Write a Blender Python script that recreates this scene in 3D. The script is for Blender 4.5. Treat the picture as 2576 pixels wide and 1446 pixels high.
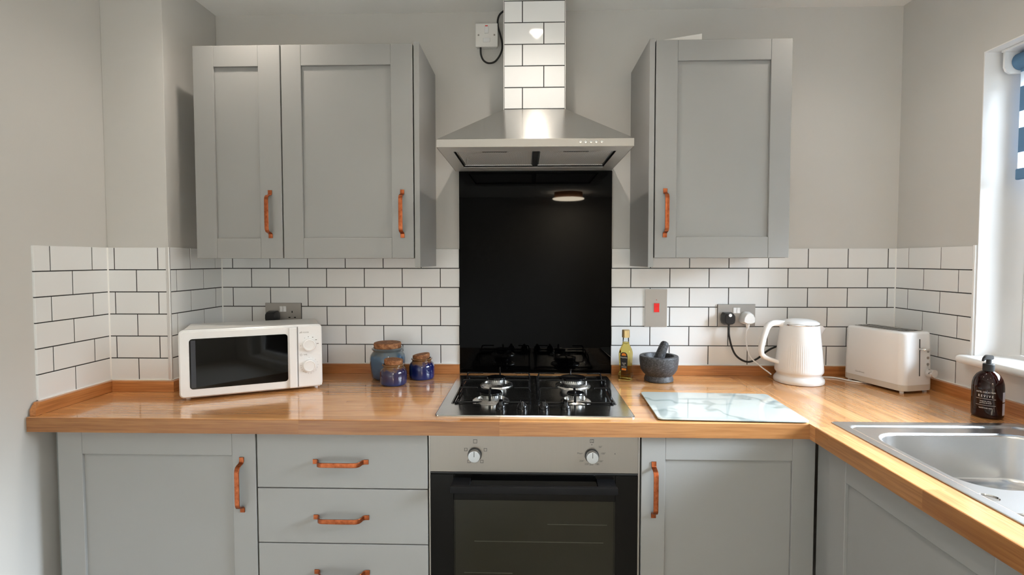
import bpy, bmesh, math, random
from mathutils import Vector, Matrix
random.seed(7)
PI = math.pi
sc = bpy.context.scene
for o in list(bpy.data.objects):
    bpy.data.objects.remove(o)
COL = sc.collection

# ------------------------------------------------------------------ camera
cam_d = bpy.data.cameras.new('camera')
cam = bpy.data.objects.new('camera', cam_d)
COL.objects.link(cam)
cam_d.sensor_fit = 'HORIZONTAL'
cam_d.sensor_width = 36.0
cam_d.lens = 18.371
cam_d.shift_y = -0.00699
cam_d.clip_start = 0.02
_r = Vector((0.999574951, 0.029146963, -0.000641681))
_u = Vector((-0.000499291, 0.039121360, 0.999234342))
_f = Vector((-0.029149750, 0.998809278, -0.039119284))
cam.matrix_world = Matrix(((_r.x, _u.x, -_f.x, 0.341890), (_r.y, _u.y, -_f.y, -2.044360),
                           (_r.z, _u.z, -_f.z, 1.357285), (0, 0, 0, 1)))
sc.camera = cam

# ------------------------------------------------------------------ light, exposure
sc.view_settings.view_transform = 'Standard'
sc.view_settings.look = 'None'
sc.view_settings.gamma = 1.0
sc.view_settings.use_curve_mapping = False
sc.view_settings.exposure = 0.0
w = bpy.data.worlds.new('world')
sc.world = w
w.use_nodes = True
bg = w.node_tree.nodes['Background']
# bright overcast sky above the neighbouring roofs, dull ground and facades below them
_wt = w.node_tree
_tc = _wt.nodes.new('ShaderNodeTexCoord')
_sx = _wt.nodes.new('ShaderNodeSeparateXYZ')
_rp = _wt.nodes.new('ShaderNodeValToRGB')
_wt.links.new(_tc.outputs['Generated'], _sx.inputs[0])
_mr = _wt.nodes.new('ShaderNodeMapRange')
_mr.inputs['From Min'].default_value = -1.0
_wt.links.new(_sx.outputs['Z'], _mr.inputs['Value'])
_wt.links.new(_mr.outputs[0], _rp.inputs[0])
_rp.color_ramp.elements[0].position = 0.57
_rp.color_ramp.elements[0].color = (0.06, 0.063, 0.06, 1)
_rp.color_ramp.elements[1].position = 0.67
_rp.color_ramp.elements[1].color = (0.77, 0.885, 1.0, 1)
_wt.links.new(_rp.outputs[0], bg.inputs[0])
bg.inputs[1].default_value = 84.0
sc.cycles.max_bounces = 12
sc.cycles.diffuse_bounces = 6
sc.cycles.glossy_bounces = 6
sc.cycles.transparent_max_bounces = 16
sc.cycles.sample_clamp_indirect = 6.0
sc.cycles.caustics_reflective = False
sc.cycles.caustics_refractive = False
sc.cycles.use_denoising = True

WARM = (1.0, 0.90, 0.78)
SPOTS = [(-0.557, -0.45, 10), (0.381, -0.512, 17), (1.30, -0.48, 7),
         (-0.30, -1.75, 10), (0.42, -1.75, 10), (1.25, -1.75, 8),  # unseen middle row, added as fill light
         (-0.30, -3.2, 20), (1.2, -3.2, 24)]  # unseen rear row, also added as fill
CEIL = 2.313
for i, (lx, ly, lw) in enumerate(SPOTS):
    ld = bpy.data.lights.new('downlight_beam', 'SPOT')
    ld.energy = lw
    ld.color = WARM
    ld.spot_size = math.radians(142)
    ld.spot_blend = 1.0
    ld.shadow_soft_size = 0.018
    lo = bpy.data.objects.new('downlight_beam', ld)
    lo.location = (lx, ly, CEIL - 0.012)
    COL.objects.link(lo)


def portal(loc, rot, sx, sy):
    ld = bpy.data.lights.new('window_daylight', 'AREA')
    ld.shape = 'RECTANGLE'
    ld.size, ld.size_y = sx, sy
    ld.cycles.is_portal = True
    lo = bpy.data.objects.new('window_daylight', ld)
    lo.location = loc
    lo.rotation_euler = rot
    COL.objects.link(lo)


portal((1.985, -0.95, 1.525), (0, PI / 2, 0), 0.95, 1.2)
portal((1.985, -4.25, 1.1), (0, PI / 2, 0), 2.0, 2.7)  # portal of the window added for fill

# ------------------------------------------------------------------ helpers
WM = {}


class B:
    def __init__(self):
        self.bm = bmesh.new()

    def box(self, x0, x1, y0, y1, z0, z1, bev=0.0, seg=2, M=None, axis=None):
        bm = self.bm
        r = bmesh.ops.create_cube(bm, size=1.0)
        vs = r['verts']
        for v in vs:
            v.co = Vector(((x0 + x1) / 2 + v.co.x * (x1 - x0), (y0 + y1) / 2 + v.co.y * (y1 - y0), (z0 + z1) / 2 + v.co.z * (z1 - z0)))
        if bev > 0:
            es = {e for v in vs for e in v.link_edges}
            if axis is not None:
                es = {e for e in es if abs((e.verts[0].co - e.verts[1].co)[axis]) > 1e-7}
            r2 = bmesh.ops.bevel(bm, geom=list(es), offset=bev, segments=seg, affect='EDGES', profile=0.5, clamp_overlap=True)
            vs = list(set(r2['verts']) | {v for v in vs if v.is_valid})
            vs = self._island(vs)
        if M is not None:
            bmesh.ops.transform(bm, matrix=M, verts=vs)
        return self

    def _island(self, vs):
        seen = set(vs)
        st = list(vs)
        while st:
            v = st.pop()
            for e in v.link_edges:
                o = e.other_vert(v)
                if o not in seen:
                    seen.add(o)
                    st.append(o)
        return list(seen)

    def loft(self, rings, cap0=True, cap1=True, closed=True):
        bm = self.bm
        R = [[bm.verts.new(p) for p in ring] for ring in rings]
        n = len(R[0])
        for a, b in zip(R[:-1], R[1:]):
            for i in range(n if closed else n - 1):
                j = (i + 1) % n
                bm.faces.new((a[i], a[j], b[j], b[i]))
        if cap0:
            bm.faces.new(list(reversed(R[0])))
        if cap1:
            bm.faces.new(R[-1])
        return self

    def lathe(self, prof, c=(0, 0, 0), seg=48, M=None, cap0=True, cap1=True):
        rings = []
        for r, z in prof:
            ring = []
            for i in range(seg):
                a = 2 * PI * i / seg
                p = Vector((r * math.cos(a), r * math.sin(a), z))
                if M is not None:
                    p = M @ p
                ring.append(p + Vector(c))
            rings.append(ring)
        return self.loft(rings, cap0, cap1)

    def cyl(self, p0, p1, r0, r1=None, seg=24, bev=0.0):
        r1 = r0 if r1 is None else r1
        p0, p1 = Vector(p0), Vector(p1)
        d = p1 - p0
        L = d.length
        M = d.to_track_quat('Z', 'Y').to_matrix().to_4x4()
        prof = [(r0, 0), (r1, L)] if bev <= 0 else [(r0 - bev, 0), (r0, bev), (r1, L - bev), (r1 - bev * .3, L - bev * .3), (r1 - bev, L)]
        return self.lathe(prof, p0, seg, M)

    def tube(self, pts, r, seg=8, smooth=True, n=6):
        P = [Vector(p) for p in pts]
        if smooth and len(P) > 2:
            Q = []
            for i in range(len(P) - 1):
                p0 = P[max(i - 1, 0)]; p1 = P[i]; p2 = P[i + 1]; p3 = P[min(i + 2, len(P) - 1)]
                for k in range(n):
                    t = k / n
                    Q.append(0.5 * ((2 * p1) + (-p0 + p2) * t + (2 * p0 - 5 * p1 + 4 * p2 - p3) * t * t + (-p0 + 3 * p1 - 3 * p2 + p3) * t ** 3))
            Q.append(P[-1])
            P = Q
        rings = []
        up = None
        for i, p in enumerate(P):
            t = (P[min(i + 1, len(P) - 1)] - P[max(i - 1, 0)]).normalized()
            if up is None:
                a = Vector((0, 0, 1)) if abs(t.z) < 0.9 else Vector((1, 0, 0))
                up = (a - t * a.dot(t)).normalized()
            else:
                up = (up - t * up.dot(t)).normalized()
            s = t.cross(up)
            rr = r[min(i * len(r) // len(P), len(r) - 1)] if isinstance(r, (list, tuple)) else r
            rings.append([p + (up * math.cos(2 * PI * k / seg) + s * math.sin(2 * PI * k / seg)) * rr for k in range(seg)])
        return self.loft(rings)

    def sweep(self, pts, sec):
        """sweep a flat (u,v) section along 3-D pts; sec given by (du vector, dv callback) with frames passed in pts: (p, u, v)"""
        rings = [[p + u * a + v * b for a, b in sec] for p, u, v in pts]
        return self.loft(rings)

    def prism(self, poly, fn, a, b):
        """poly 2-D outline, fn(u,v,h)->xyz, extruded from h=a to h=b"""
        self.loft([[fn(u, v, a) for u, v in poly], [fn(u, v, b) for u, v in poly]])
        return self

    def build(self, name, mat, parent=None, local=False, smooth=False, ang=35):
        bm = self.bm
        bmesh.ops.recalc_face_normals(bm, faces=bm.faces)
        if smooth:
            lim = math.radians(ang)
            for f in bm.faces:
                f.smooth = True
            for e in bm.edges:
                if len(e.link_faces) == 2 and e.calc_face_angle(0) > lim:
                    e.smooth = False
        if parent is not None and not local:
            bmesh.ops.transform(bm, matrix=WM[parent.name].inverted(), verts=bm.verts)
        me = bpy.data.meshes.new(name)
        bm.to_mesh(me)
        bm.free()
        if mat is not None:
            me.materials.append(mat)
        o = bpy.data.objects.new(name, me)
        COL.objects.link(o)
        if smooth:                                   # large faces keep their own normal beside small bevels
            wn = o.modifiers.new('weighted_normal', 'WEIGHTED_NORMAL')
            wn.keep_sharp = True
            wn.weight = 80
        if parent is not None:
            o.parent = parent
            WM[o.name] = WM[parent.name].copy()
        else:
            WM[o.name] = Matrix.Identity(4)
        return o


def thing(name, label, cat, loc=(0, 0, 0), rz=0.0, group=None):
    o = bpy.data.objects.new(name, None)
    o.empty_display_size = 0.05
    COL.objects.link(o)
    o.location = loc
    o.rotation_euler = (0, 0, rz)
    WM[o.name] = Matrix.Translation(loc) @ Matrix.Rotation(rz, 4, 'Z')
    return tag(o, label, cat, group)


def tag(o, label, cat, group=None):
    o['label'] = label
    o['category'] = cat
    if group:
        o['group'] = group
    return o


def struct(o):
    o['kind'] = 'structure'
    return o


def copy_tree(o, parent=None):
    c = o.copy()
    COL.objects.link(c)
    if parent is not None:
        c.parent = parent
    WM[c.name] = WM[o.name].copy()
    for ch in list(o.children):
        copy_tree(ch, c)
    return c


def rrect(x0, x1, y0, y1, r, n=6):
    pts = []
    for cx, cy, a0 in ((x1 - r, y1 - r, 0), (x0 + r, y1 - r, PI / 2), (x0 + r, y0 + r, PI), (x1 - r, y0 + r, 3 * PI / 2)):
        for k in range(n + 1):
            a = a0 + PI / 2 * k / n
            pts.append((cx + r * math.cos(a), cy + r * math.sin(a)))
    return pts


def text(body, size, mat, parent, M, name='lettering', bend=None, align='CENTER', depth=0.00005):
    """flat lettering; M maps text plane (x right, y up, z out) to the parent's LOCAL space"""
    cu = bpy.data.curves.new('t', 'FONT')
    cu.body = body
    cu.size = size
    cu.align_x = align
    cu.align_y = 'CENTER'
    cu.resolution_u = 3
    tmp = bpy.data.objects.new('t', cu)
    COL.objects.link(tmp)
    dg = bpy.context.evaluated_depsgraph_get()
    me = bpy.data.meshes.new_from_object(tmp.evaluated_get(dg))
    bpy.data.objects.remove(tmp)
    bpy.data.curves.remove(cu)
    for v in me.vertices:
        p = v.co.copy()
        p.z += depth
        v.co = (bend(p) if bend else M @ p)
    me.materials.clear()
    me.materials.append(mat)
    me.name = name
    o = bpy.data.objects.new(name, me)
    COL.objects.link(o)
    o.parent = parent
    WM[o.name] = WM[parent.name].copy()
    return o


# ------------------------------------------------------------------ materials
def pm(name, col, rough=0.5, metal=0.0, coat=0.0, spec=0.5, crough=0.05, trans=0.0, ior=1.45, emit=None, es=0.0):
    m = bpy.data.materials.new(name)
    m.use_nodes = True
    p = m.node_tree.nodes['Principled BSDF']
    p.inputs['Base Color'].default_value = (*col, 1)
    p.inputs['Roughness'].default_value = rough
    p.inputs['Metallic'].default_value = metal
    p.inputs['Coat Weight'].default_value = coat
    p.inputs['Coat Roughness'].default_value = crough
    p.inputs['Specular IOR Level'].default_value = spec
    p.inputs['Transmission Weight'].default_value = trans
    p.inputs['IOR'].default_value = ior
    if emit:
        p.inputs['Emission Color'].default_value = (*emit, 1)
        p.inputs['Emission Strength'].default_value = es
    return m


def nd(m, t, **kw):
    n = m.node_tree.nodes.new(t)
    for k, v in kw.items():
        setattr(n, k, v)
    return n


def lk(m, a, b):
    m.node_tree.links.new(a, b)


def P(m):
    return m.node_tree.nodes['Principled BSDF']


def coords(m, scale=(1, 1, 1), rnd=False, kind='Object'):
    tc = nd(m, 'ShaderNodeTexCoord')
    mp = nd(m, 'ShaderNodeMapping')
    mp.inputs['Scale'].default_value = scale
    src = tc.outputs[kind]
    if rnd:
        oi = nd(m, 'ShaderNodeObjectInfo')
        sv = nd(m, 'ShaderNodeVectorMath', operation='SCALE')
        sv.inputs[0].default_value = (37.0, 17.0, 23.0)
        lk(m, oi.outputs['Random'], sv.inputs['Scale'])
        ad = nd(m, 'ShaderNodeVectorMath', operation='ADD')
        lk(m, src, ad.inputs[0])
        lk(m, sv.outputs[0], ad.inputs[1])
        src = ad.outputs[0]
    lk(m, src, mp.inputs['Vector'])
    return mp.outputs[0]


def noise(m, vec, scale, detail=3, rough=0.5):
    n = nd(m, 'ShaderNodeTexNoise')
    n.inputs['Scale'].default_value = scale
    n.inputs['Detail'].default_value = detail
    n.inputs['Roughness'].default_value = rough
    lk(m, vec, n.inputs['Vector'])
    return n.outputs['Fac']


def ramp(m, fac, stops, interp='LINEAR'):
    r = nd(m, 'ShaderNodeValToRGB')
    r.color_ramp.interpolation = interp
    el = r.color_ramp.elements
    while len(el) < len(stops):
        el.new(0.5)
    for e, (p, c) in zip(el, stops):
        e.position = p
        e.color = (*c, 1) if len(c) == 3 else c
    lk(m, fac, r.inputs[0])
    return r.outputs[0]


def bump(m, h, strength=0.1, dist=0.001):
    b = nd(m, 'ShaderNodeBump')
    b.inputs['Strength'].default_value = strength
    b.inputs['Distance'].default_value = dist
    lk(m, h, b.inputs['Height'])
    lk(m, b.outputs[0], P(m).inputs['Normal'])


def mixc(m, fac, a, b, blend='MIX'):
    n = nd(m, 'ShaderNodeMix', data_type='RGBA', blend_type=blend)
    for s, v in ((n.inputs[0], fac), (n.inputs[6], a), (n.inputs[7], b)):
        if hasattr(v, 'is_linked'):
            lk(m, v, s)
        elif isinstance(v, (int, float)):
            s.default_value = v
        else:
            s.default_value = (*v, 1)
    return n.outputs[2]


def paint(name, col, rough=0.6, var=0.03, bstr=0.06):
    m = pm(name, col, rough)
    v = coords(m)
    n = noise(m, v, 3.0, 2)
    lk(m, mixc(m, n, tuple(c * (1 - var) for c in col), tuple(min(1, c * (1 + var)) for c in col)), P(m).inputs['Base Color'])
    bump(m, noise(m, v, 160, 3), bstr, 0.001)
    return m


M_wall = paint('wall_paint', (0.565, 0.553, 0.530), 0.75)
M_ceil = paint('ceiling_paint', (0.90, 0.89, 0.87), 0.8)
M_reveal = paint('reveal_paint', (0.82, 0.82, 0.82), 0.6)
M_floor = paint('floor_vinyl', (0.42, 0.40, 0.36), 0.45)
M_tile = pm('tile_glaze', (0.775, 0.785, 0.79), 0.06, spec=0.5)
_v = coords(M_tile, rnd=True)
bump(M_tile, noise(M_tile, _v, 9, 1), 0.06, 0.004)
M_grout = pm('grout', (0.035, 0.035, 0.036), 0.9)
M_seal = pm('sealant', (0.82, 0.82, 0.80), 0.4)
M_trim = pm('trim_metal', (0.72, 0.71, 0.70), 0.3, 0.6)
M_cab = paint('cabinet_paint', (0.277, 0.275, 0.268), 0.38, 0.02, 0.03)
M_cabin = pm('cabinet_inside', (0.05, 0.05, 0.05), 0.8)
M_carc = pm('carcass_grey', (0.16, 0.17, 0.165), 0.6)
M_white = pm('white_plastic', (0.80, 0.81, 0.82), 0.25, spec=0.5)
M_white2 = pm('white_panel', (0.80, 0.79, 0.77), 0.35)
M_cream = pm('warm_band', (0.60, 0.56, 0.50), 0.35)
M_black = pm('black_plastic', (0.012, 0.012, 0.013), 0.3)
M_blacks = pm('black_satin', (0.004, 0.004, 0.0045), 0.4, spec=0.18)
M_blackm = pm('black_matte', (0.012, 0.012, 0.012), 0.6)
M_enamel = pm('black_enamel', (0.003, 0.003, 0.0035), 0.14, spec=0.32)
M_glassb = pm('black_glass', (0.0004, 0.0004, 0.0005), 0.02, spec=0.07)
M_ovenglass = pm('oven_black_glass', (0.002, 0.002, 0.002), 0.04, spec=0.22)
M_chrome = pm('chrome', (0.80, 0.80, 0.80), 0.08, 1.0)
M_alu = pm('aluminium', (0.75, 0.75, 0.74), 0.28, 1.0)
M_red = pm('red_switch', (0.75, 0.012, 0.01), 0.3)
M_ink = pm('dark_print', (0.03, 0.028, 0.026), 0.6)
M_inkg = pm('grey_print', (0.22, 0.21, 0.2), 0.6)
M_inkw = pm('white_print', (0.8, 0.78, 0.76), 0.6)
M_upvc = pm('white_upvc', (0.85, 0.86, 0.87), 0.3)


def steel(name, col, rough, sx, sy, sz, st=0.25):
    m = pm(name, col, rough, 1.0)
    v = coords(m, (sx, sy, sz))
    n = noise(m, v, 1.0, 4, 0.7)
    bump(m, n, st, 0.0006)
    r = ramp(m, n, [(0.3, (rough * .8,) * 3), (0.7, (rough * 1.25,) * 3)])
    lk(m, r, P(m).inputs['Roughness'])
    return m


M_steel_h = pm('brushed_steel', (0.60, 0.59, 0.57), 0.32, 1.0)
P(M_steel_h).inputs['Anisotropic'].default_value = 0.97
_tg = nd(M_steel_h, 'ShaderNodeTangent', direction_type='UV_MAP')
lk(M_steel_h, _tg.outputs[0], P(M_steel_h).inputs['Tangent'])
_hv = coords(M_steel_h, (3, 500, 900))
_hn = noise(M_steel_h, _hv, 1.0, 4, 0.7)
lk(M_steel_h, ramp(M_steel_h, _hn, [(0.3, (0.22,) * 3), (0.7, (0.27,) * 3)]), P(M_steel_h).inputs['Roughness'])
M_steel_lip = pm('satin_steel', (0.40, 0.385, 0.36), 0.42, 1.0)
M_steel_under = pm('underside_steel', (0.72, 0.70, 0.67), 0.5, 0.75)
M_knob = pm('knob_metal', (0.42, 0.44, 0.46), 0.22, 1.0)      # brushed along x
M_steel_oven = steel('oven_steel', (0.265, 0.243, 0.222), 0.36, 500, 300, 4, 0.06)
M_steel_hob = steel('hob_steel', (0.62, 0.62, 0.61), 0.17, 4, 300, 300, 0.05)
M_steel_plate = pm('plate_steel', (0.37, 0.35, 0.33), 0.42, 1.0)
M_steel_sink = pm('sink_steel', (0.78, 0.78, 0.78), 0.26, 1.0)
M_burner = steel('burner_steel', (0.70, 0.69, 0.67), 0.25, 60, 60, 60, 0.02)


def mesh_metal():
    m = pm('filter_mesh', (0.55, 0.54, 0.52), 0.4, 0.35)
    tc = nd(m, 'ShaderNodeTexCoord')
    outs = []
    for rot in (0.62, -0.62):
        mp = nd(m, 'ShaderNodeMapping')
        mp.inputs['Rotation'].default_value = (0, 0, rot)
        lk(m, tc.outputs['Object'], mp.inputs['Vector'])
        wv = nd(m, 'ShaderNodeTexWave', wave_type='BANDS', bands_direction='X')
        wv.inputs['Scale'].default_value = 52
        lk(m, mp.outputs[0], wv.inputs['Vector'])
        outs.append(wv.outputs['Fac'])
    mx = nd(m, 'ShaderNodeMath', operation='MAXIMUM')
    lk(m, outs[0], mx.inputs[0])
    lk(m, outs[1], mx.inputs[1])
    lk(m, ramp(m, mx.outputs[0], [(0.5, (0.10, 0.10, 0.10)), (0.75, (0.90, 0.89, 0.87))]), P(m).inputs['Base Color'])
    bump(m, mx.outputs[0], 0.5, 0.001)
    return m


M_mesh = mesh_metal()


def oak(name, tint=(1, 1, 1), rough=0.2, coat=0.5, along='x'):
    m = pm(name, (0.6, 0.33, 0.14), rough, coat=coat, crough=0.08)
    v = coords(m, (1.2, 16, 16) if along == 'x' else (16, 1.2, 16), rnd=True)
    n1 = noise(m, v, 1.6, 4, 0.6)
    v2 = coords(m, (7, 190, 190) if along == 'x' else (190, 7, 190), rnd=True)
    n2 = noise(m, v2, 1.0, 3, 0.6)
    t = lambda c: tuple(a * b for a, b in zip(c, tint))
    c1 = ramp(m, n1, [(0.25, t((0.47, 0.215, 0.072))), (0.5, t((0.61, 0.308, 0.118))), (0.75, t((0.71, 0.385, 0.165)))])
    c2 = mixc(m, 0.55, c1, ramp(m, n2, [(0.35, (0.55, 0.45, 0.36)), (0.6, (1, 1, 1))]), 'MULTIPLY')
    oi = nd(m, 'ShaderNodeObjectInfo')
    c3 = mixc(m, 0.8, c2, ramp(m, oi.outputs['Random'], [(0.0, (0.80, 0.74, 0.70)), (0.5, (1.0, 0.98, 0.95)), (1.0, (1.16, 1.18, 1.2))]), 'MULTIPLY')
    lk(m, c3, P(m).inputs['Base Color'])
    bump(m, n2, 0.012, 0.0005)
    return m


M_oak = oak('oak_stave', (1.06, 1.06, 1.06), 0.25, 1.0)
M_oak_edge_shaded = oak('oak_edge_shaded', (0.56, 0.50, 0.44), 0.35, 0.25)          # same oak, with shade put into the colour of the front faces
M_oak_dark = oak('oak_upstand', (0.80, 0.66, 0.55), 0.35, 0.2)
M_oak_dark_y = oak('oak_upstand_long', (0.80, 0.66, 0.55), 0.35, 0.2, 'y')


def copper():
    m = pm('aged_copper', (0.60, 0.22, 0.10), 0.35, 1.0)
    v = coords(m)
    n = noise(m, v, 60, 4, 0.7)
    lk(m, ramp(m, n, [(0.3, (0.24, 0.060, 0.022)), (0.6, (0.42, 0.125, 0.050)), (0.8, (0.60, 0.23, 0.11))]), P(m).inputs['Base Color'])
    bump(m, n, 0.15, 0.0006)
    return m


M_copper = copper()


def thin_glass(name, tint=(1, 1, 1), refl=1.0):
    m = bpy.data.materials.new(name)
    m.use_nodes = True
    nt = m.node_tree
    nt.nodes.remove(nt.nodes['Principled BSDF'])
    tr = nd(m, 'ShaderNodeBsdfTransparent')
    tr.inputs[0].default_value = (*tint, 1)
    gl = nd(m, 'ShaderNodeBsdfGlossy')
    gl.inputs['Roughness'].default_value = 0.02
    fr = nd(m, 'ShaderNodeFresnel')
    fr.inputs['IOR'].default_value = 1.45
    mx = nd(m, 'ShaderNodeMixShader')
    lk(m, fr.outputs[0], mx.inputs[0])
    lk(m, tr.outputs[0], mx.inputs[1])
    lk(m, gl.outputs[0], mx.inputs[2])
    lk(m, mx.outputs[0], nt.nodes['Material Output'].inputs[0])
    return m


M_pane = thin_glass('window_glass')
M_oven_pane = thin_glass('oven_pane', (0.52, 0.52, 0.48))


def sheer():
    m = bpy.data.materials.new('sheer_fabric')
    m.use_nodes = True
    nt = m.node_tree
    nt.nodes.remove(nt.nodes['Principled BSDF'])
    tr = nd(m, 'ShaderNodeBsdfTransparent')
    tl = nd(m, 'ShaderNodeBsdfTranslucent')
    tl.inputs[0].default_value = (0.9, 0.92, 0.95, 1)
    mx = nd(m, 'ShaderNodeMixShader')
    mx.inputs[0].default_value = 0.55
    lk(m, tr.outputs[0], mx.inputs[1])
    lk(m, tl.outputs[0], mx.inputs[2])
    lk(m, mx.outputs[0], nt.nodes['Material Output'].inputs[0])
    return m


M_sheer = sheer()
M_blue = pm('blue_blind_fabric', (0.10, 0.20, 0.33), 0.85)


def glaze(name, top, mid, low, z0, z1, rough=0.08):
    m = pm(name, mid, rough, coat=0.5)
    tc = nd(m, 'ShaderNodeTexCoord')
    sp = nd(m, 'ShaderNodeSeparateXYZ')
    lk(m, tc.outputs['Object'], sp.inputs[0])
    n = noise(m, tc.outputs['Object'], 26, 3, 0.6)
    a = nd(m, 'ShaderNodeMath', operation='MULTIPLY_ADD')
    lk(m, n, a.inputs[0])
    a.inputs[1].default_value = (z1 - z0) * 0.7
    lk(m, sp.outputs['Z'], a.inputs[2])
    mr = nd(m, 'ShaderNodeMapRange')
    mr.inputs['From Min'].default_value = z0 + (z1 - z0) * .3
    mr.inputs['From Max'].default_value = z1 + (z1 - z0) * .3
    lk(m, a.outputs[0], mr.inputs['Value'])
    lk(m, ramp(m, mr.outputs[0], [(0.0, low), (0.45, mid), (0.74, mid), (0.86, top)]), P(m).inputs['Base Color'])
    return m


M_jar_big = glaze('blue_grey_glaze', (0.10, 0.12, 0.13), (0.040, 0.092, 0.165), (0.012, 0.028, 0.075), 0.0, 0.115)
M_jar_front = glaze('violet_blue_glaze', (0.15, 0.075, 0.025), (0.024, 0.020, 0.062), (0.008, 0.032, 0.13), 0.0, 0.075)
M_jar_right = glaze('cobalt_glaze', (0.14, 0.065, 0.022), (0.004, 0.009, 0.075), (0.006, 0.022, 0.13), 0.0, 0.078)


def cork():
    m = pm('cork', (0.30, 0.13, 0.05), 0.75)
    v = coords(m)
    n = noise(m, v, 90, 4, 0.7)
    vo = nd(m, 'ShaderNodeTexVoronoi')
    vo.inputs['Scale'].default_value = 160
    lk(m, v, vo.inputs['Vector'])
    c = ramp(m, n, [(0.3, (0.10, 0.035, 0.012)), (0.5, (0.27, 0.11, 0.042)), (0.72, (0.48, 0.25, 0.12))])
    lk(m, mixc(m, 0.5, c, ramp(m, vo.outputs['Distance'], [(0.1, (0.55, 0.5, 0.45)), (0.7, (1.1, 1.05, 1.0))]), 'MULTIPLY'), P(m).inputs['Base Color'])
    bump(m, n, 0.4, 0.002)
    return m


M_cork = cork()


def granite():
    m = pm('dark_granite', (0.05, 0.05, 0.055), 0.5)
    v = coords(m)
    n = noise(m, v, 150, 4, 0.75)
    n2 = noise(m, v, 420, 2, 0.6)
    c = ramp(m, n, [(0.35, (0.014, 0.014, 0.016)), (0.55, (0.05, 0.052, 0.057)), (0.75, (0.13, 0.135, 0.145))])
    c = mixc(m, ramp(m, n2, [(0.62, (0, 0, 0)), (0.72, (0.7, 0.7, 0.7))]), c, (0.30, 0.31, 0.33))
    lk(m, c, P(m).inputs['Base Color'])
    bump(m, n, 0.25, 0.0015)
    return m


M_granite = granite()


def marble():
    m = pm('marble_glass', (0.80, 0.86, 0.83), 0.05, coat=1.0, crough=0.02)
    v = coords(m)
    n = noise(m, v, 5, 3, 0.55)
    sv = nd(m, 'ShaderNodeVectorMath', operation='MULTIPLY_ADD')
    cmb = nd(m, 'ShaderNodeCombineXYZ')
    lk(m, n, cmb.inputs[0])
    lk(m, n, cmb.inputs[1])
    lk(m, cmb.outputs[0], sv.inputs[0])
    sv.inputs[1].default_value = (0.35, 0.30, 0)
    lk(m, v, sv.inputs[2])
    wv = nd(m, 'ShaderNodeTexWave', wave_type='BANDS', bands_direction='DIAGONAL')
    wv.inputs['Scale'].default_value = 2.3
    wv.inputs['Distortion'].default_value = 5
    wv.inputs['Detail'].default_value = 3
    wv.inputs['Detail Scale'].default_value = 1.6
    lk(m, sv.outputs[0], wv.inputs['Vector'])
    lk(m, ramp(m, wv.outputs['Fac'], [(0.0, (0.30, 0.35, 0.345)), (0.03, (0.40, 0.455, 0.44)), (0.10, (0.48, 0.535, 0.515)), (1, (0.50, 0.55, 0.53))]), P(m).inputs['Base Color'])
    return m


M_marble = marble()
M_board_edge = pm('board_edge', (0.06, 0.065, 0.06), 0.3)
M_amber = pm('dark_amber', (0.013, 0.0022, 0.0015), 0.05, spec=0.4)
M_oil = pm('olive_oil', (0.80, 0.62, 0.16), 0.0, trans=1.0, ior=1.18)
M_clear = thin_glass('clear_glass', (0.93, 0.95, 0.94))
M_gold = pm('gold_cap', (0.62, 0.46, 0.22), 0.3, 0.85)
M_orange = pm('orange_print', (0.75, 0.22, 0.02), 0.5)
M_labelb = pm('black_label', (0.006, 0.006, 0.008), 0.45)
M_labelw = pm('pale_label', (0.55, 0.56, 0.66), 0.5)
M_lamp = pm('lamp_lens', (1, 1, 1), 0.4, emit=(1.0, 0.88, 0.72), es=60)
M_lampd = pm('lamp_diffuser', (0.9, 0.88, 0.82), 0.5, emit=(1.0, 0.86, 0.66), es=110)
M_lampwood = pm('lamp_wood', (0.35, 0.14, 0.05), 0.5)
M_neon = pm('neon_window', (0.30, 0.05, 0.03), 0.3)

# ------------------------------------------------------------------ room shell
XL, XR, XS, DP = -1.0851, 1.7536, -0.8725, 0.3063      # tile faces
T = 0.007
wall_back = struct(B().box(-1.25, 2.02, T, 0.14, 0.0, CEIL).build('wall_back', M_wall))
wall_left = struct(B().box(-1.25, XL - T, -6.0, 0.0069, 0.0, CEIL).build('wall_left', M_wall))
wall_pier = struct(B().box(XL - T, XS - T, -DP + T, 0.0069, 0.0, CEIL, 0.002, 2, axis=2).build('wall_pier', M_wall, smooth=True))
WY0, WY1, WZ0, WZ1 = -0.353, -1.55, 1.05, 2.001
bb = B()
XW = XR + T
bb.box(XW, 2.0, WY0, 0.0069, 0.0, CEIL)
bb.box(XW, 2.0, WY1, WY0, 0.0, 1.026)
bb.box(XW, 2.0, WY1, WY0, WZ1, CEIL)
bb.box(XW, 2.0, -2.9, WY1, 0.0, CEIL)
bb.box(XW, 2.0, -5.6, -2.9, 0.0, 0.1)  # opening for the window added as fill
bb.box(XW, 2.0, -5.6, -2.9, 2.1, CEIL)
bb.box(XW, 2.0, -6.0, -5.6, 0.0, CEIL)
wall_right = struct(bb.build('wall_right', M_wall))
B().box(XW - .0003, 1.99, WY0 - .003, WY0, 1.026, WZ1 - .003).box(XW - .0003, 1.99, WY1, WY1 + .003, 1.026, WZ1 - .003).box(XW - .0003, 1.99, WY1, WY0, WZ1 - .003, WZ1).build('reveal', M_reveal, wall_right)
wall_front = struct(B().box(-1.25, 2.02, -6.12, -6.0, 0.0, CEIL).build('wall_front', M_wall))
struct(B().box(-1.25, 2.02, -6.12, 0.14, CEIL, CEIL + .1).build('ceiling', M_ceil))
struct(B().box(-1.25, 2.02, -6.12, 0.14, -0.1, 0.0).build('floor', M_floor))

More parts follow.
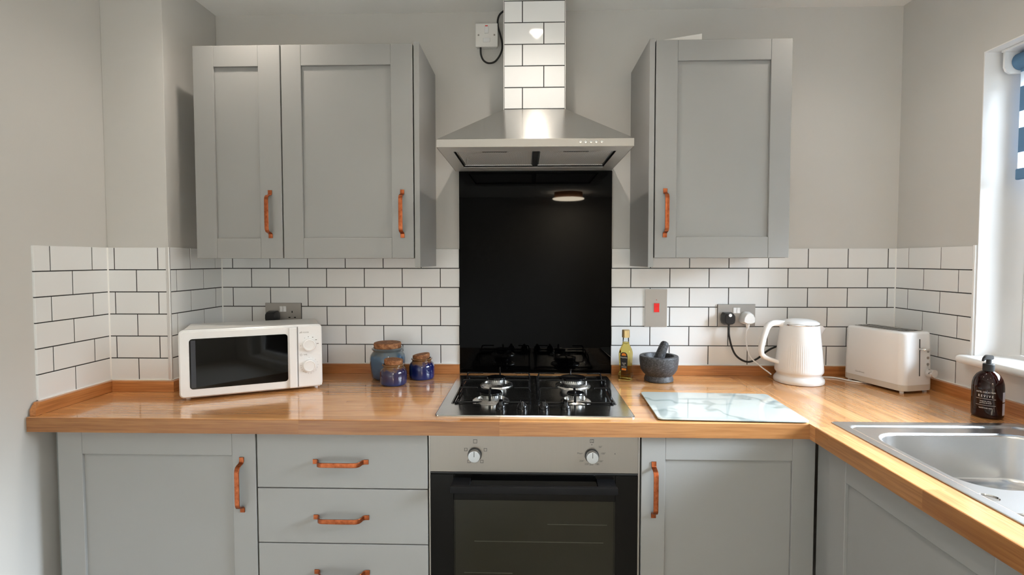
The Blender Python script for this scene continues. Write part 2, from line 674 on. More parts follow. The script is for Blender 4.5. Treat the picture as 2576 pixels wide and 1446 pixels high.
# windows
def window(n, y0, y1, z0, z1, mull):
    f = B()
    fw = 0.055
    a, b = 1.90, 1.965
    f.box(a, b, y1, y1 + fw, z0, z1, .004).box(a, b, y0 - fw, y0, z0, z1, .004)
    f.box(a, b, y1 + fw, y0 - fw, z0, z0 + fw, .004).box(a, b, y1 + fw, y0 - fw, z1 - fw, z1, .004)
    w_ = struct(f.build(n, M_upvc))
    ys = [y1 + fw + (y0 - y1 - 2 * fw) * i / mull for i in range(mull + 1)]
    for i in range(mull):
        B().box(1.928, 1.932, ys[i], ys[i + 1], z0 + fw, z1 - fw).build('pane', M_pane, w_)
        if i:
            B().box(a + .005, b - .005, ys[i] - .03, ys[i] + .03, z0 + fw, z1 - fw, .004).build('mullion', M_upvc, w_)
    return w_


win = window('window_1', WY0 - .004, WY1 + .004, WZ0 + .004, WZ1 - .004, 2)
window('added_fill_window', -2.903, -5.597, 0.103, 2.097, 3)  # unseen window, added to fill the room with daylight
sill = B()
prof = [(1.905, 1.0265), (1.728, 1.0265), (1.720, 1.029), (1.7165, 1.034), (1.7155, 1.040), (1.7165, 1.046), (1.720, 1.050), (1.728, 1.053), (1.905, 1.053)]
sill.prism(prof, lambda u, v, h: (u, h, v), WY1 - .02, WY0 + .016)
sill.build('sill', M_upvc, win, smooth=True)

# ------------------------------------------------------------------ wall tiles
PX, PZ, ZT, GAP = 0.15075, 0.0755, 1.400, 0.0033
_tm = {}


def tile_mesh(wd, h):
    k = (round(wd, 4), round(h, 4))
    if k not in _tm:
        c = 0.0008
        a, b = wd / 2, h / 2
        vs = [(-a, 0, -b), (a, 0, -b), (a, 0, b), (-a, 0, b), (-a, -T + c, -b), (a, -T + c, -b), (a, -T + c, b), (-a, -T + c, b),
              (-a + c, -T, -b + c), (a - c, -T, -b + c), (a - c, -T, b - c), (-a + c, -T, b - c)]
        fs = [(0, 1, 5, 4), (1, 2, 6, 5), (2, 3, 7, 6), (3, 0, 4, 7), (4, 5, 9, 8), (5, 6, 10, 9), (6, 7, 11, 10), (7, 4, 8, 11), (8, 9, 10, 11)]
        me = bpy.data.meshes.new('tile')
        me.from_pydata(vs, [], fs)
        me.update()
        me.materials.append(M_tile)
        _tm[k] = me
    return _tm[k]


def tiles(parent, fn, rz, rows, off, lo, hi, ztop=ZT):
    """rows: list of (row index, lo, hi, zcut_top, zcut_bottom)"""
    for r in rows:
        r, l, h = (r, lo, hi) if isinstance(r, int) else r
        z1, z0 = ztop - r * PZ, ztop - (r + 1) * PZ
        if ztop != ZT:
            z1 = min(z1, CEIL)
        o0 = off + (PX / 2 if r % 2 == 0 else 0)
        k = math.floor((l - o0) / PX)
        while True:
            a, b = max(o0 + k * PX, l), min(o0 + (k + 1) * PX, h)
            k += 1
            if a >= h - 1e-6:
                break
            if b - a < 0.006:
                continue
            a2 = a + (GAP / 2 if a > l + 1e-6 else 0.0005)
            b2 = b - (GAP / 2 if b < h - 1e-6 else 0.0005)
            zt, zb = (z1 - GAP / 2 if (r > 0 or ztop != ZT) else z1), z0 + GAP / 2
            if zt - zb < 0.008:
                continue
            o = bpy.data.objects.new('tile', tile_mesh(b2 - a2, zt - zb))
            COL.objects.link(o)
            o.parent = parent
            o.location = fn((a2 + b2) / 2, (zt + zb) / 2)
            o.rotation_euler = (random.gauss(0, .0022), 0, rz + random.gauss(0, .0022))
    return


R6 = range(6)
tiles(wall_back, lambda u, z: (u, T, z), 0, R6, 0.0, XS, 0.0765)
tiles(wall_back, lambda u, z: (u, T, z), 0, R6, 0.7447, 0.669, XR)
tiles(wall_right, lambda u, z: (XW, -u, z), -PI / 2, [0, 1, 2, 3, 4, (5, 0.0, 1.58)], 0.1404, 0.0, 0.345)
tiles(wall_left, lambda u, z: (XL - T, u, z), PI / 2, R6, -0.4444, -0.5735, -DP)
tiles(wall_pier, lambda u, z: (u, -DP + T, z), 0, R6, -0.9872, XL, XS - .010)
tiles(wall_pier, lambda u, z: (XS - T, u, z), PI / 2, R6, -0.2683, -DP + .001, 0.0)
ZB = 0.947
G = 0.0018
B().box(XS - T, 0.0765, G, T, ZB, ZT - .001).box(0.669, XR + T, G, T, ZB, ZT - .001).build('grout', M_grout, wall_back)
B().box(XR + G, XW, -0.345, T, 1.0225 - .0755, ZT - .001).box(XR + G, XW, -1.58, -.345, ZB, 1.0225).build('grout', M_grout, wall_right)
B().box(XL - T, XL - G, -0.5715, -DP + T, ZB, ZT - .001).build('grout', M_grout, wall_left)
B().box(XL - T, XS - .010, -DP + G, -DP + T, ZB, ZT - .001).box(XS - T, XS - G, -DP + .002, T, ZB, ZT - .001).build('grout', M_grout, wall_pier)


def corner_seal(parent, x, y, sx, sy, s=0.0032):
    B().prism([(0, 0), (s * sx, 0), (0, s * sy)], lambda u, v, h: (x + u, y + v, h), ZB, ZT).build('sealant', M_seal, parent)


corner_seal(wall_back, XS, 0, 1, -1)
corner_seal(wall_back, XR, 0, -1, -1)
corner_seal(wall_left, XL, -DP, 1, -1)
t1 = struct(B().box(XS - .0115, XS + .0012, -DP - .0012, -DP + .007, ZB, ZT + .001, .0025, 3, axis=2).build('trim_1', M_trim, smooth=True))
t2 = struct(B().box(XR - .001, XW, -.353, -.345, 1.053, ZT + .003, .0015, 2, axis=2).build('trim_2', M_upvc))

# oak upstands
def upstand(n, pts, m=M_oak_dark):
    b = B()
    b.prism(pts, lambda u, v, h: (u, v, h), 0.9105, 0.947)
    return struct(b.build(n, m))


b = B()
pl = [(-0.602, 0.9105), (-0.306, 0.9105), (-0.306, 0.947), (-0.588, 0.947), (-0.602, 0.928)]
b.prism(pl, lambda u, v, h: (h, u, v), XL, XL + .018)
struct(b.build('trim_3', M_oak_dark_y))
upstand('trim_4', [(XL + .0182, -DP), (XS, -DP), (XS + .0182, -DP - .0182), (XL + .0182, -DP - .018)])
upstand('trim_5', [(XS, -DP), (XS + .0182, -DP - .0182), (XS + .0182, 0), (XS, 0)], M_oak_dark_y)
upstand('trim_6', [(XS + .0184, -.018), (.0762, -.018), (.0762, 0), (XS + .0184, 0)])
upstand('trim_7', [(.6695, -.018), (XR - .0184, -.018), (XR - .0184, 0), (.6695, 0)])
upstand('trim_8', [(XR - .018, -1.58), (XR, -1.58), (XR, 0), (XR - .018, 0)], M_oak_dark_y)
sl = B()
sl.box(XS, .0765, -.004, 0, ZB, ZB + .0025).box(.669, XR, -.004, 0, ZB, ZB + .0025).build('sealant', M_seal, wall_back)
B().box(XR - .004, XR, -1.58, 0, ZB, ZB + .0025).build('sealant', M_seal, wall_right)
B().box(XL, XL + .004, -.575, -DP, ZB, ZB + .0025).build('sealant', M_seal, wall_left)
B().box(XL, XS, -DP - .004, -DP, ZB, ZB + .0025).box(XS, XS + .004, -DP, 0, ZB, ZB + .0025).build('sealant', M_seal, wall_pier)

# ------------------------------------------------------------------ worktop of oak staves
wt = thing('worktop', 'L-shaped oak block worktop running under the hob and round to the sink', 'worktop', (0, 0, 0.868))
ZW0, ZW1 = 0.868, 0.910


def stave(x0, x1, y0, y1, along, front=False):
    L, wd = (x1 - x0, y1 - y0) if along == 'x' else (y1 - y0, x1 - x0)
    bm = B()
    h = ZW1 - ZW0
    if front:
        pr = [(-wd / 2, 0), (wd / 2, 0), (wd / 2, h), (-wd / 2 + .003, h), (-wd / 2 + .0009, h - .0009), (-wd / 2, h - .003)]
        bm.prism(pr, lambda u, v, k: (k, u, v), -L / 2, L / 2)
    else:
        bm.box(-L / 2, L / 2, -wd / 2, wd / 2, 0, h)
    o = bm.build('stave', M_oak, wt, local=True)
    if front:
        o.data.materials.append(M_oak_edge_shaded)
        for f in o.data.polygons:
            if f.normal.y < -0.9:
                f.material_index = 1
    o.location = ((x0 + x1) / 2, (y0 + y1) / 2, 0)
    if along == 'y':
        o.rotation_euler = (0, 0, -PI / 2)
    return o


XF, YF = 1.112, -0.613
n = 15
ys = [YF + (0 - YF) * i / n for i in range(n + 1)]
for i in range(n):
    if i == 0:
        cuts = [XL, -0.30, 0.265, XF]
    else:
        cuts = [XL]
        while cuts[-1] < XF - .25:
            cuts.append(cuts[-1] + random.uniform(.32, .85))
        cuts[-1] = XF
    for a, c in zip(cuts[:-1], cuts[1:]):
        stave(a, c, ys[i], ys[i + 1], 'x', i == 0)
SX0, SX1, SY0, SY1 = 1.205, 1.665, -0.622, -1.58
xs = [XF, 1.158, 1.205, 1.251, 1.297, 1.343, 1.389, 1.435, 1.481, 1.527, 1.573, 1.619, 1.665, 1.71, XR]
for i in range(len(xs) - 1):
    a, c = xs[i], xs[i + 1]
    end = SY0 if a >= SX0 - 1e-6 and c <= SX1 + 1e-6 else -1.58
    cuts = [0.0]
    while cuts[-1] > end + .3:
        cuts.append(cuts[-1] - random.uniform(.35, .8))
    if len(cuts) == 1:
        cuts.append(end)
    cuts[-1] = end
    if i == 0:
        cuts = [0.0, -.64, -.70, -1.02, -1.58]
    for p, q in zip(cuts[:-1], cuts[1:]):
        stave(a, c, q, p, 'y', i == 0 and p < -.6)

# ------------------------------------------------------------------ cabinets
def handle_mesh(L=0.16, wd=0.0135, t=0.0035, out=0.029):
    """bow handle along local X, feet on local y=0, bar towards -Y"""
    b = B()
    h = L / 2
    path = [(-h, .002), (-h + .012, .002), (-h + .0165, .006), (-h + .0185, .016), (-h + .0215, .0235), (-h + .028, out - .0012), (-h + .036, out)]
    path = path + [(-u, v) for u, v in reversed(path)]
    pts = []
    for i, (u, v) in enumerate(path):
        a = Vector(path[max(i - 1, 0)])
        c = Vector(path[min(i + 1, len(path) - 1)])
        d = (c - a).normalized()
        pts.append((Vector((u, -v, 0)), Vector((d.y, d.x, 0)), Vector((0, 0, 1))))
    k = .001
    sec = [(-t / 2, -wd / 2 + k), (-t / 2 + k, -wd / 2), (t / 2 - k, -wd / 2), (t / 2, -wd / 2 + k), (t / 2, wd / 2 - k), (t / 2 - k, wd / 2), (-t / 2 + k, wd / 2), (-t / 2, wd / 2 - k)]
    # section: u = thickness direction, v = width
    b.loft([[p + Vector((-u_.x, -u_.y, 0)) * s[0] + v_ * s[1] for s in sec] for p, u_, v_ in pts])
    return b


_hm = None


def handle(parent, x, y, z, vertical=True, face='-y'):
    global _hm
    if _hm is None:
        o = handle_mesh().build('handle', M_copper, None, smooth=True, ang=50)
        _hm = o.data
        bpy.data.objects.remove(o)
    o = bpy.data.objects.new('handle', _hm)
    COL.objects.link(o)
    wn = o.modifiers.new('weighted_normal', 'WEIGHTED_NORMAL')
    wn.keep_sharp = True
    o.parent = parent
    R = Matrix.Rotation(PI / 2, 4, 'Y') if vertical else Matrix.Identity(4)
    if face == '-x':
        R = Matrix.Rotation(-PI / 2, 4, 'Z') @ R
    o.matrix_parent_inverse = Matrix.Identity(4)
    o.matrix_basis = WM[parent.name].inverted() @ Matrix.Translation((x, y, z)) @ R
    o['label'] = 'aged copper bow handle'
    return o


def shaker(parent, x0, x1, z0, z1, ix0, ix1, iz0, iz1, yf, th=.02, rec=.008, conv=None):
    """door with stiles and rails proud of a sunk panel; conv maps (x,y,z) for turned runs"""
    c = conv or (lambda p: p)
    bv = .0011
    b = B()
    yb = yf + th
    b.box(x0, ix0, yf, yb, z0, z1, bv, 1)
    b.box(ix1, x1, yf, yb, z0, z1, bv, 1)
    b.box(ix0 + .0002, ix1 - .0002, yf + .0002, yb, iz1, z1, bv, 1)
    b.box(ix0 + .0002, ix1 - .0002, yf + .0002, yb, z0, iz0, bv, 1)
    for v in b.bm.verts:
        v.co = Vector(c(v.co))
    d = b.build('door', M_cab, parent)
    b = B()
    b.box(ix0 + .0004, ix1 - .0004, yf + rec, yb - .002, iz0 + .0004, iz1 - .0004)
    for v in b.bm.verts:
        v.co = Vector(c(v.co))
    b.build('panel', M_cab, d)
    return d


# wall units
YD = -0.304
wc1 = thing('wall_cabinet', 'narrow grey wall cabinet at the far left, nearest the pier', 'cabinet', (-.628, 0, 1.363), 0, 'grey wall cabinets')
B().box(-.774, -.4805, YD + .022, .0065, 1.363, 2.069).build('carcass', M_cab, wc1)
B().box(-.772, -.4815, YD + .0205, YD + .0219, 1.366, 2.066).build('door_gap', M_cabin, wc1)
d = shaker(wc1, -.776, -.4815, 1.363, 2.071, -.7065, -.5555, 1.4305, 2.0015, YD)
handle(d, -.521, YD, 1.511)
wc2 = thing('wall_cabinet', 'wide grey wall cabinet to the left of the cooker hood', 'cabinet', (-.258, 0, 1.363), 0, 'grey wall cabinets')
B().box(-.479, -.0345, YD + .022, .0065, 1.363, 2.069).build('carcass', M_cab, wc2)
B().box(-.480, -.0345, YD + .0205, YD + .0219, 1.366, 2.066).build('door_gap', M_cabin, wc2)
d = shaker(wc2, -.4775, -.0375, 1.363, 2.071, -.4105, -.1105, 1.431, 2.0025, YD)
handle(d, -.0745, YD, 1.511)
B().box(-.0335, -.0160, YD, .0065, 1.333, 2.0755, .0008, 1).build('end_panel', M_cab, wc2)
wc3 = thing('wall_cabinet', 'grey wall cabinet to the right of the cooker hood', 'cabinet', (.97, 0, 1.363), 0, 'grey wall cabinets')
B().box(.7585, 1.197, YD + .022, .0065, 1.363, 2.069).build('carcass', M_cab, wc3)
B().box(.7585, 1.196, YD + .0205, YD + .0219, 1.366, 2.066).build('door_gap', M_cabin, wc3)
d = shaker(wc3, .7615, 1.1985, 1.364, 2.071, .8315, 1.1310, 1.4325, 2.0045, YD)
handle(d, .7945, YD, 1.511)
B().box(.7405, .7575, YD, .0065, 1.333, 2.0755, .0008, 1).build('end_panel', M_cab, wc3)

# base units
YB_ = -0.589
bc1 = thing('base_cabinet', 'grey base cabinet with one tall door under the microwave end of the worktop', 'cabinet', (-.73, -.3, 0), 0, 'grey base cabinets')
B().box(-1.043, -.434, -.566, -.312, .15, .867).build('carcass', M_carc, bc1)
B().box(-1.043, -.434, -.54, -.52, 0, .15).build('plinth', M_cab, bc1)
B().box(-1.017, -.433, YB_ + .0202, YB_ + .0225, .152, .866).build('door_gap', M_cabin, bc1)
d = shaker(bc1, -1.0185, -.4365, .155, .863, -.9465, -.5050, .225, .7965, YB_)
handle(d, -.4765, YB_, .7125)
bc2 = thing('drawer_unit', 'grey drawer unit beside the oven, copper handles across its fronts', 'cabinet', (-.187, -.3, 0))
B().box(-.4325, .0605, -.566, -.002, .15, .867).build('carcass', M_carc, bc2)
B().box(-.4325, .0605, -.54, -.52, 0, .15).build('plinth', M_cab, bc2)
B().box(-.4325, .0605, YB_ + .0202, YB_ + .0225, .152, .866).build('drawer_gap', M_cabin, bc2)
for z0, z1, hz in ((.7055, .863, .7825), (.5445, .7025, .6215), (.3835, .5415, .461), (.155, .3805, .29)):
    q = B().box(-.4320, .0590, YB_, YB_ + .02, z0, z1, .0012, 2).build('drawer_front', M_cab, bc2)
    handle(q, -.1895, YB_, hz, False)
bc3 = thing('base_cabinet', 'grey base cabinet with one door between the oven and the inner corner', 'cabinet', (.9, -.3, 0), 0, 'grey base cabinets')
B().box(.660, 1.144, -.566, -.002, .15, .867).build('carcass', M_carc, bc3)
B().box(.660, 1.144, -.54, -.52, 0, .15).build('plinth', M_cab, bc3)
B().box(.660, 1.144, YB_ + .0202, YB_ + .0225, .152, .866).build('door_gap', M_cabin, bc3)
d = shaker(bc3, .6625, 1.1425, .155, .863, .7290, 1.0800, .225, .7970, YB_)
handle(d, .6970, YB_, .7125)
cp = thing('corner_post', 'grey square corner post where the two runs of base cabinets meet', 'post', (1.17, -.62, 0))
B().box(1.1470, 1.19, -.6595, -.591, .15, .867, .004, 3, axis=2).build('post', M_cab, cp, smooth=True)
# sink unit on the return leg, its fronts look towards -x
sk = thing('sink_cabinet', 'grey cabinet under the sink on the right-hand return', 'cabinet', (1.4, -1.1, 0))
B().box(1.162, 1.60, -1.58, -.664, .15, .70).build('carcass', M_carc, sk)
B().box(1.19, 1.21, -1.58, -.664, 0, .15).build('plinth', M_cab, sk)
B().box(1.158, 1.1615, -1.58, -.664, .152, .866).build('door_gap', M_cabin, sk)
XD = 1.136
cv = lambda p: (XD + p[1], -p[0], p[2])
shaker(sk, .6665, 1.2240, .155, .863, .7370, 1.1545, .225, .8010, 0.0, conv=cv)
shaker(sk, 1.2270, 1.578, .155, .863, 1.2970, 1.508, .225, .8010, 0.0, conv=cv)

# ------------------------------------------------------------------ oven
ov = thing('oven', 'built-in single oven in steel and black glass under the gas hob', 'oven', (.36, -.3, .27))
YO = -0.590
B().box(.066, .654, -.563, -.02, .27, .864).build('body', M_blackm, ov)
B().box(.0625, .066, -.586, -.02, .27, .867).box(.654, .6585, -.586, -.02, .27, .867).build('side_strip', M_steel_plate, ov)
cpn = B().box(.0665, .6535, YO, -.563, .757, .8665, .001, 1).build('control_panel', M_steel_oven, ov)
XA = Matrix(((1, 0, 0, 0), (0, 0, -1, 0), (0, 1, 0, 0), (0, 0, 0, 1)))       # text plane to a wall facing -y


def at_y(x, y, z):
    return Matrix.Translation((x, y, z)) @ XA


def loc(parent, x, y, z):
    return WM[parent.name].inverted() @ at_y(x, y, z)


for kx in (.194, .5235):
    k = B().cyl((kx, YO, .808), (kx, YO - .006, .808), .0198, seg=32).build('knob', M_black, ov, smooth=True)
    B().cyl((kx, YO - .005, .808), (kx, YO - .022, .808), .0182, .0172, seg=40, bev=.0022).build('knob_face', M_knob, k, smooth=True)
    B().box(kx - .0008, kx + .0008, YO - .0224, YO - .0215, .808, .8235).build('pointer', M_ink, k)


def frame_sq(parent, x, z, s):
    t = .0011
    B().box(x - s, x + s, YO - .0003, YO, z + s - t, z + s).box(x - s, x + s, YO - .0003, YO, z - s, z - s + t) \
        .box(x - s, x - s + t, YO - .0003, YO, z - s + t, z + s - t).box(x + s - t, x + s, YO - .0003, YO, z - s + t, z + s - t).build('dial_symbol', M_ink, parent)


def px(dx, dz, cx, cz=.808):
    return cx + dx * .001107, cz - dz * .001107


frame_sq(cpn, *px(0, -33.5, .195), .0054)
text('1', .009, M_inkg, cpn, loc(cpn, *(lambda p: (p[0], YO, p[1]))(px(0, -33.5, .195))))
for dx, dz in ((-24, -12), (26, -12), (-16, 18.5), (17, 18.5)):
    frame_sq(cpn, *px(dx, dz, .195), .0044)
for dx, dz in ((-24, -15), (26, -9), (-16, 15.5), (17, 18.5)):
    x_, z_ = px(dx, dz, .195)
    B().box(x_ - .0028, x_ + .0028, YO - .0003, YO, z_ - .0004, z_ + .0004).build('dial_symbol', M_inkg, cpn)
frame_sq(cpn, *px(0, -37, .5235), .0052)
for s_, dx, dz, sz in (('C', 1, -37, .009), ('50\u00b0', 22, -22, .0075), ('100\u00b0', 29, -5, .0075), ('150\u00b0', 23, 15, .0075), ('180', 14, 22.5, .0075),
                       ('200', -1, 23.5, .0075), ('220', -13, 22.5, .0075), ('250\u00b0', -25, 14.5, .0075), ('Max\u2022', -30, -5, .0075)):
    x_, z_ = px(dx, dz, .5235)
    text(s_, sz, M_ink, cpn, loc(cpn, x_, YO, z_))
for dx, dz in ((0, -27.5), (58.5, -4.5)):
    x_, z_ = px(dx, dz, .5235)
    B().cyl((x_, YO + .001, z_), (x_, YO - .0004, z_), .0013, seg=12).build('indicator', M_ink, cpn)
# door: glass border around a clearer pane
dr = B()
dr.box(.0668, .1335, YO, -.566, .275, .7505, .001, 1).box(.5900, .6532, YO, -.566, .275, .7505, .001, 1)
dr.box(.1335, .5900, YO, -.566, .676, .7505, .001, 1).box(.1335, .5900, YO, -.566, .275, .345, .001, 1)
door = dr.build('door', M_ovenglass, ov)
B().box(.1335, .5900, YO + .0006, YO + .005, .345, .676).build('glass_pane', M_oven_pane, door)
B().box(.0668, .6532, YO + .002, -.566, .7515, .7560).build('door_trim', M_blackm, door)
cav = pm('oven_cavity', (0.20, 0.195, 0.155), 0.45)
B().box(.1345, .589, -.5655, -.5635, .346, .675).build('cavity', cav, door)
for rz_, xa, xb in ((.600, .40, .57), (.548, .19, .56), (.455, .16, .30), (.452, .5, .585)):
    B().cyl((xa, -.573, rz_), (xb, -.573, rz_), .0011, seg=6).build('rack_wire', M_alu, door)
hb = B()
hb.box(.1305, .5890, -.640, -.627, .7165, .7365, .002, 2)
hb.build('handle', M_blacks, door, smooth=True)
for a, c in ((.1335, .182), (.5375, .5860)):
    B().prism([(-.630, .722), (-.630, .7355), (-.5902, .7405), (-.5902, .726)], lambda u, v, h: (h, u, v), a, c).build('handle_bracket', M_blacks, door)
B().box(.0665, .6535, -.585, -.563, .155, .268, .001, 1).build('lower_panel', M_cab, ov)

# ------------------------------------------------------------------ gas hob
hob = thing('gas_hob', 'four-burner steel gas hob set into the oak worktop', 'hob', (.362, -.32, .910))
HB = (.077, .648, -.578, -.058)
TR = (.109, .613, -.459, -.084)
b = B()
rr_o = rrect(*HB, .012)
rings = [[(x, y, .9101) for x, y in rr_o], [(x, y, .9128) for x, y in rr_o],
         [(x, y, .9150) for x, y in rrect(HB[0] + .003, HB[1] - .003, HB[2] + .003, HB[3] - .003, .010)],
         [(x, y, .9152) for x, y in rrect(TR[0], TR[1], TR[2], TR[3], .008)],
         [(x, y, .9118) for x, y in rrect(TR[0] + .005, TR[1] - .005, TR[2] + .005, TR[3] - .005, .006)]]
b.loft(rings, True, True)
b.build('plate', M_steel_hob, hob, smooth=True, ang=14)
b = B()
tl = [[(x, y, .9156) for x, y in rrect(TR[0] - .002, TR[1] + .002, TR[2] - .002, TR[3] + .002, .009)],
      [(x, y, .9156) for x, y in rrect(TR[0] + .002, TR[1] - .002, TR[2] + .002, TR[3] - .002, .007)],
      [(x, y, .9122) for x, y in rrect(TR[0] + .0055, TR[1] - .0055, TR[2] + .0055, TR[3] - .0055, .006)]]
b.loft(tl, False, False)
b.build('tray_edge', M_enamel, hob, smooth=True)
ZH = .9120
for bx, by, ro, rc in ((.233, -.200, .0585, .034), (.2275, -.412, .0585, .0350), (.504, -.198, .0625, .0465), (.494, -.412, .0490, .0266)):
    br = B().lathe([(ro, ZH), (ro - .0015, ZH + .0035), (ro * .74, ZH + .0105), (ro * .72, ZH + .0095), (ro * .70, ZH + .003), (.01, ZH + .003)], (bx, by, 0), 56).build('burner', M_burner, hob, smooth=True)
    cr = B()
    rc2 = rc * .90
    cr.lathe([(rc2 * .86, ZH + .003), (rc2 * .9, ZH + .008), (rc2 * .98, ZH + .010), (rc2, ZH + .0225), (rc2 * .95, ZH + .0235)], (bx, by, 0), 48)
    c_ = cr.build('crown', M_alu, br, smooth=True)
    sl_ = B()
    ns = int(rc * 800)
    for k in range(ns):
        a = 2 * PI * k / ns
        sl_.box(rc2 * .94, rc2 * 1.006, -.0008, .0008, ZH + .0165, ZH + .0228, M=Matrix.Translation((bx, by, 0)) @ Matrix.Rotation(a, 4, 'Z'))
    s_ = sl_.build('flame_slots', M_blackm, br)
    s_['kind'] = 'stuff'
    B().lathe([(rc, ZH + .0236), (rc + .0008, ZH + .0262), (rc * .97, ZH + .0300), (rc * .55, ZH + .0318), (.002, ZH + .0320)], (bx, by, 0), 48).build('cap', M_enamel, br, smooth=True)
    B().cyl((bx + rc * .95, by - rc * .5, ZH + .004), (bx + rc * .95, by - rc * .5, ZH + .021), .0022, seg=8).build('igniter', M_white, br)
for kx in (.2640, .3275, .3905, .4540):
    k = B()
    k.lathe([(.0170, .9153), (.0170, .9172), (.0160, .9180), (.0158, .9250), (.0148, .9285), (.0120, .9335), (.0090, .9365)], (kx, -.521, 0), 32)
    k.box(kx - .0058, kx + .0058, -.5345, -.5075, .920, .9445, .003, 3)
    k.build('knob', M_enamel, hob, smooth=True)


def pan_support(x0, x1, bx1, by1, bx2, by2):
    b = B()
    y0, y1, zf, zt, r = -.450, -.094, .9185, .9545, .0029
    b.tube([(x0, y0, zf), (x1, y0, zf), (x1, y1, zf), (x0, y1, zf), (x0, y0, zf)], r, 8, False)
    inn = .066
    for y, l0, l1 in ((by1, .055, .048), (-.305, .078, .078), (by2, .055, .048)):
        for s, xx, ll in ((1, x0 + .008, l0), (-1, x1 - .002, l1)):
            b.tube([(xx - s * .004, y, zf), (xx - s * .002, y, zt - .012), (xx, y, zt - .004), (xx + s * .006, y, zt), (xx + s * ll, y, zt)], r * .95, 8, True, 4)
    b.tube([(bx2, y0, zf), (bx2, y0 + .002, zt - .008), (bx2, y0 + .008, zt), (bx2, y0 + .028, zt)], r * 1.35, 8, True, 4)
    b.tube([(bx1, y1, zf), (bx1, y1 - .002, zt - .008), (bx1, y1 - .008, zt), (bx1, y1 - .045, zt)], r, 8, True, 4)
    for x in (x0, x1):
        for y in (y0, y1):
            b.cyl((x, y, .9120), (x, y, zf + .002), .0055, .0045, 12)
    return b.build('pan_support', M_enamel, hob, smooth=True)


pan_support(.122, .350, .240, -.195, .2265, -.412)
pan_support(.375, .603, .504, -.198, .489, -.412)

# ------------------------------------------------------------------ splashback, hood and boxed duct
spb = B().box(.0765, .6690, -.0062, .0012, .9130, 1.7005, .0008, 1).build('splashback', M_glassb)
tag(spb, 'tall black glass splashback behind the gas hob', 'splashback')

hd = thing('cooker_hood', 'brushed steel chimney-style cooker hood above the black splashback', 'cooker hood', (.365, -.2, 1.702))
HX0, HX1, HY = .0620, .6670, -.4300
DX0, DX1, DYF = .2585, .4755, -.158
b = B()
b.loft([[(HX0, HY + .0004, 1.7278), (HX1, HY + .0004, 1.7278), (HX1, .0065, 1.7278), (HX0, .0065, 1.7278)],
        [(DX0, DYF - .008, 1.8915), (DX1, DYF - .008, 1.8915), (DX1, .0065, 1.8915), (DX0, .0065, 1.8915)]])
cn = b.build('canopy', M_steel_h, hd)
uv = cn.data.uv_layers.new(name='UVMap')
for lp_ in cn.data.loops:
    v_ = cn.data.vertices[lp_.vertex_index].co
    uv.data[lp_.index].uv = (v_.z - v_.y * .5, v_.x)
b = B()
b.box(HX0, HX1, HY, HY + .002, 1.7030, 1.7275, .0006, 1)
b.box(HX0, HX0 + .002, HY + .002, .0065, 1.7030, 1.7275).box(HX1 - .002, HX1, HY + .002, .0065, 1.7030, 1.7275)
b.build('lip', M_steel_lip, hd)
b = B()
zb0, zb1 = 1.7030, 1.7045
FX0, FX1, FY0, FY1 = .105, .625, -.362, -.075
b.box(HX0 + .002, FX0, HY + .002, .006, zb0, zb1).box(FX1, HX1 - .002, HY + .002, .006, zb0, zb1)
b.box(FX0, FX1, HY + .002, FY0, zb0, zb1).box(FX0, FX1, FY1, .006, zb0, zb1)
b.build('underside', M_steel_under, hd)
B().box(FX0, FX1, FY0, FY1, 1.7100, 1.7250).build('filter_bay', M_blackm, hd)
for a, c in ((.112, .3610), (.3790, .618)):
    f_ = B().box(a, c, -.352, -.100, 1.7065, 1.7095).build('grease_filter', M_mesh, hd)
    B().box(a, c, -.104, -.0985, 1.7050, 1.7092).box(a, a + .004, -.352, -.104, 1.7054, 1.7092).box(c - .004, c, -.352, -.104, 1.7054, 1.7092).box(a, c, -.356, -.352, 1.7054, 1.7092).build('filter_frame', M_alu, f_)
    mx_ = (a + c) / 2
    B().box(mx_ - .04, mx_ + .04, -.352, -.340, 1.7048, 1.7064).build('filter_latch', M_steel_plate, f_)
B().box(.3615, .3785, -.355, -.085, 1.7040, 1.7095, .001, 1).build('filter_divider', M_blackm, hd)
for x_ in (.5040, .5200, .5360, .5520, .5685):
    B().lathe([(.0050, 0), (.0050, .0030), (.0042, .0042), (.0022, .0044), (.0020, .0036), (.0008, .0036)], (x_, HY, 1.7160), 20, Matrix.Rotation(PI / 2, 4, 'X')).build('button', M_chrome, hd, smooth=True)

dx = thing('duct_boxing', 'white-tiled boxed duct rising from the cooker hood to the ceiling', 'duct boxing', (.367, -.08, 1.892))
B().box(DX0, DX1, DYF, .0065, 1.892, CEIL - .001).build('box', M_wall, dx)
B().box(DX0 + .001, DX1 - .001, DYF - .0052, DYF, 1.892, CEIL - .001).build('grout', M_grout, dx)
DZ0 = 1.8925
for r in range(6):
    z0, z1 = DZ0 + r * PZ, min(DZ0 + (r + 1) * PZ, CEIL - .001)
    jx = .3245 if r % 2 == 0 else .4000
    for a, c in ((DX0 + .0022, jx - GAP / 2), (jx + GAP / 2, DX1 - .0022)):
        hz = (z1 - GAP / 2) - (z0 + GAP / 2)
        o = bpy.data.objects.new('tile', tile_mesh(c - a, hz))
        COL.objects.link(o)
        o.parent = dx
        o.location = Vector(((a + c) / 2, DYF, (z0 + z1) / 2)) - Vector((.367, -.08, 1.892))
        o.rotation_euler = (random.gauss(0, .0015), 0, random.gauss(0, .0015))
B().box(DX0 - .001, DX0 + .0012, DYF - .0078, DYF + .004, 1.892, CEIL - .001).build('edge_trim', M_trim, dx)
B().box(DX1 - .0012, DX1 + .001, DYF - .0078, DYF + .004, 1.892, CEIL - .001).build('edge_trim', M_trim, dx)

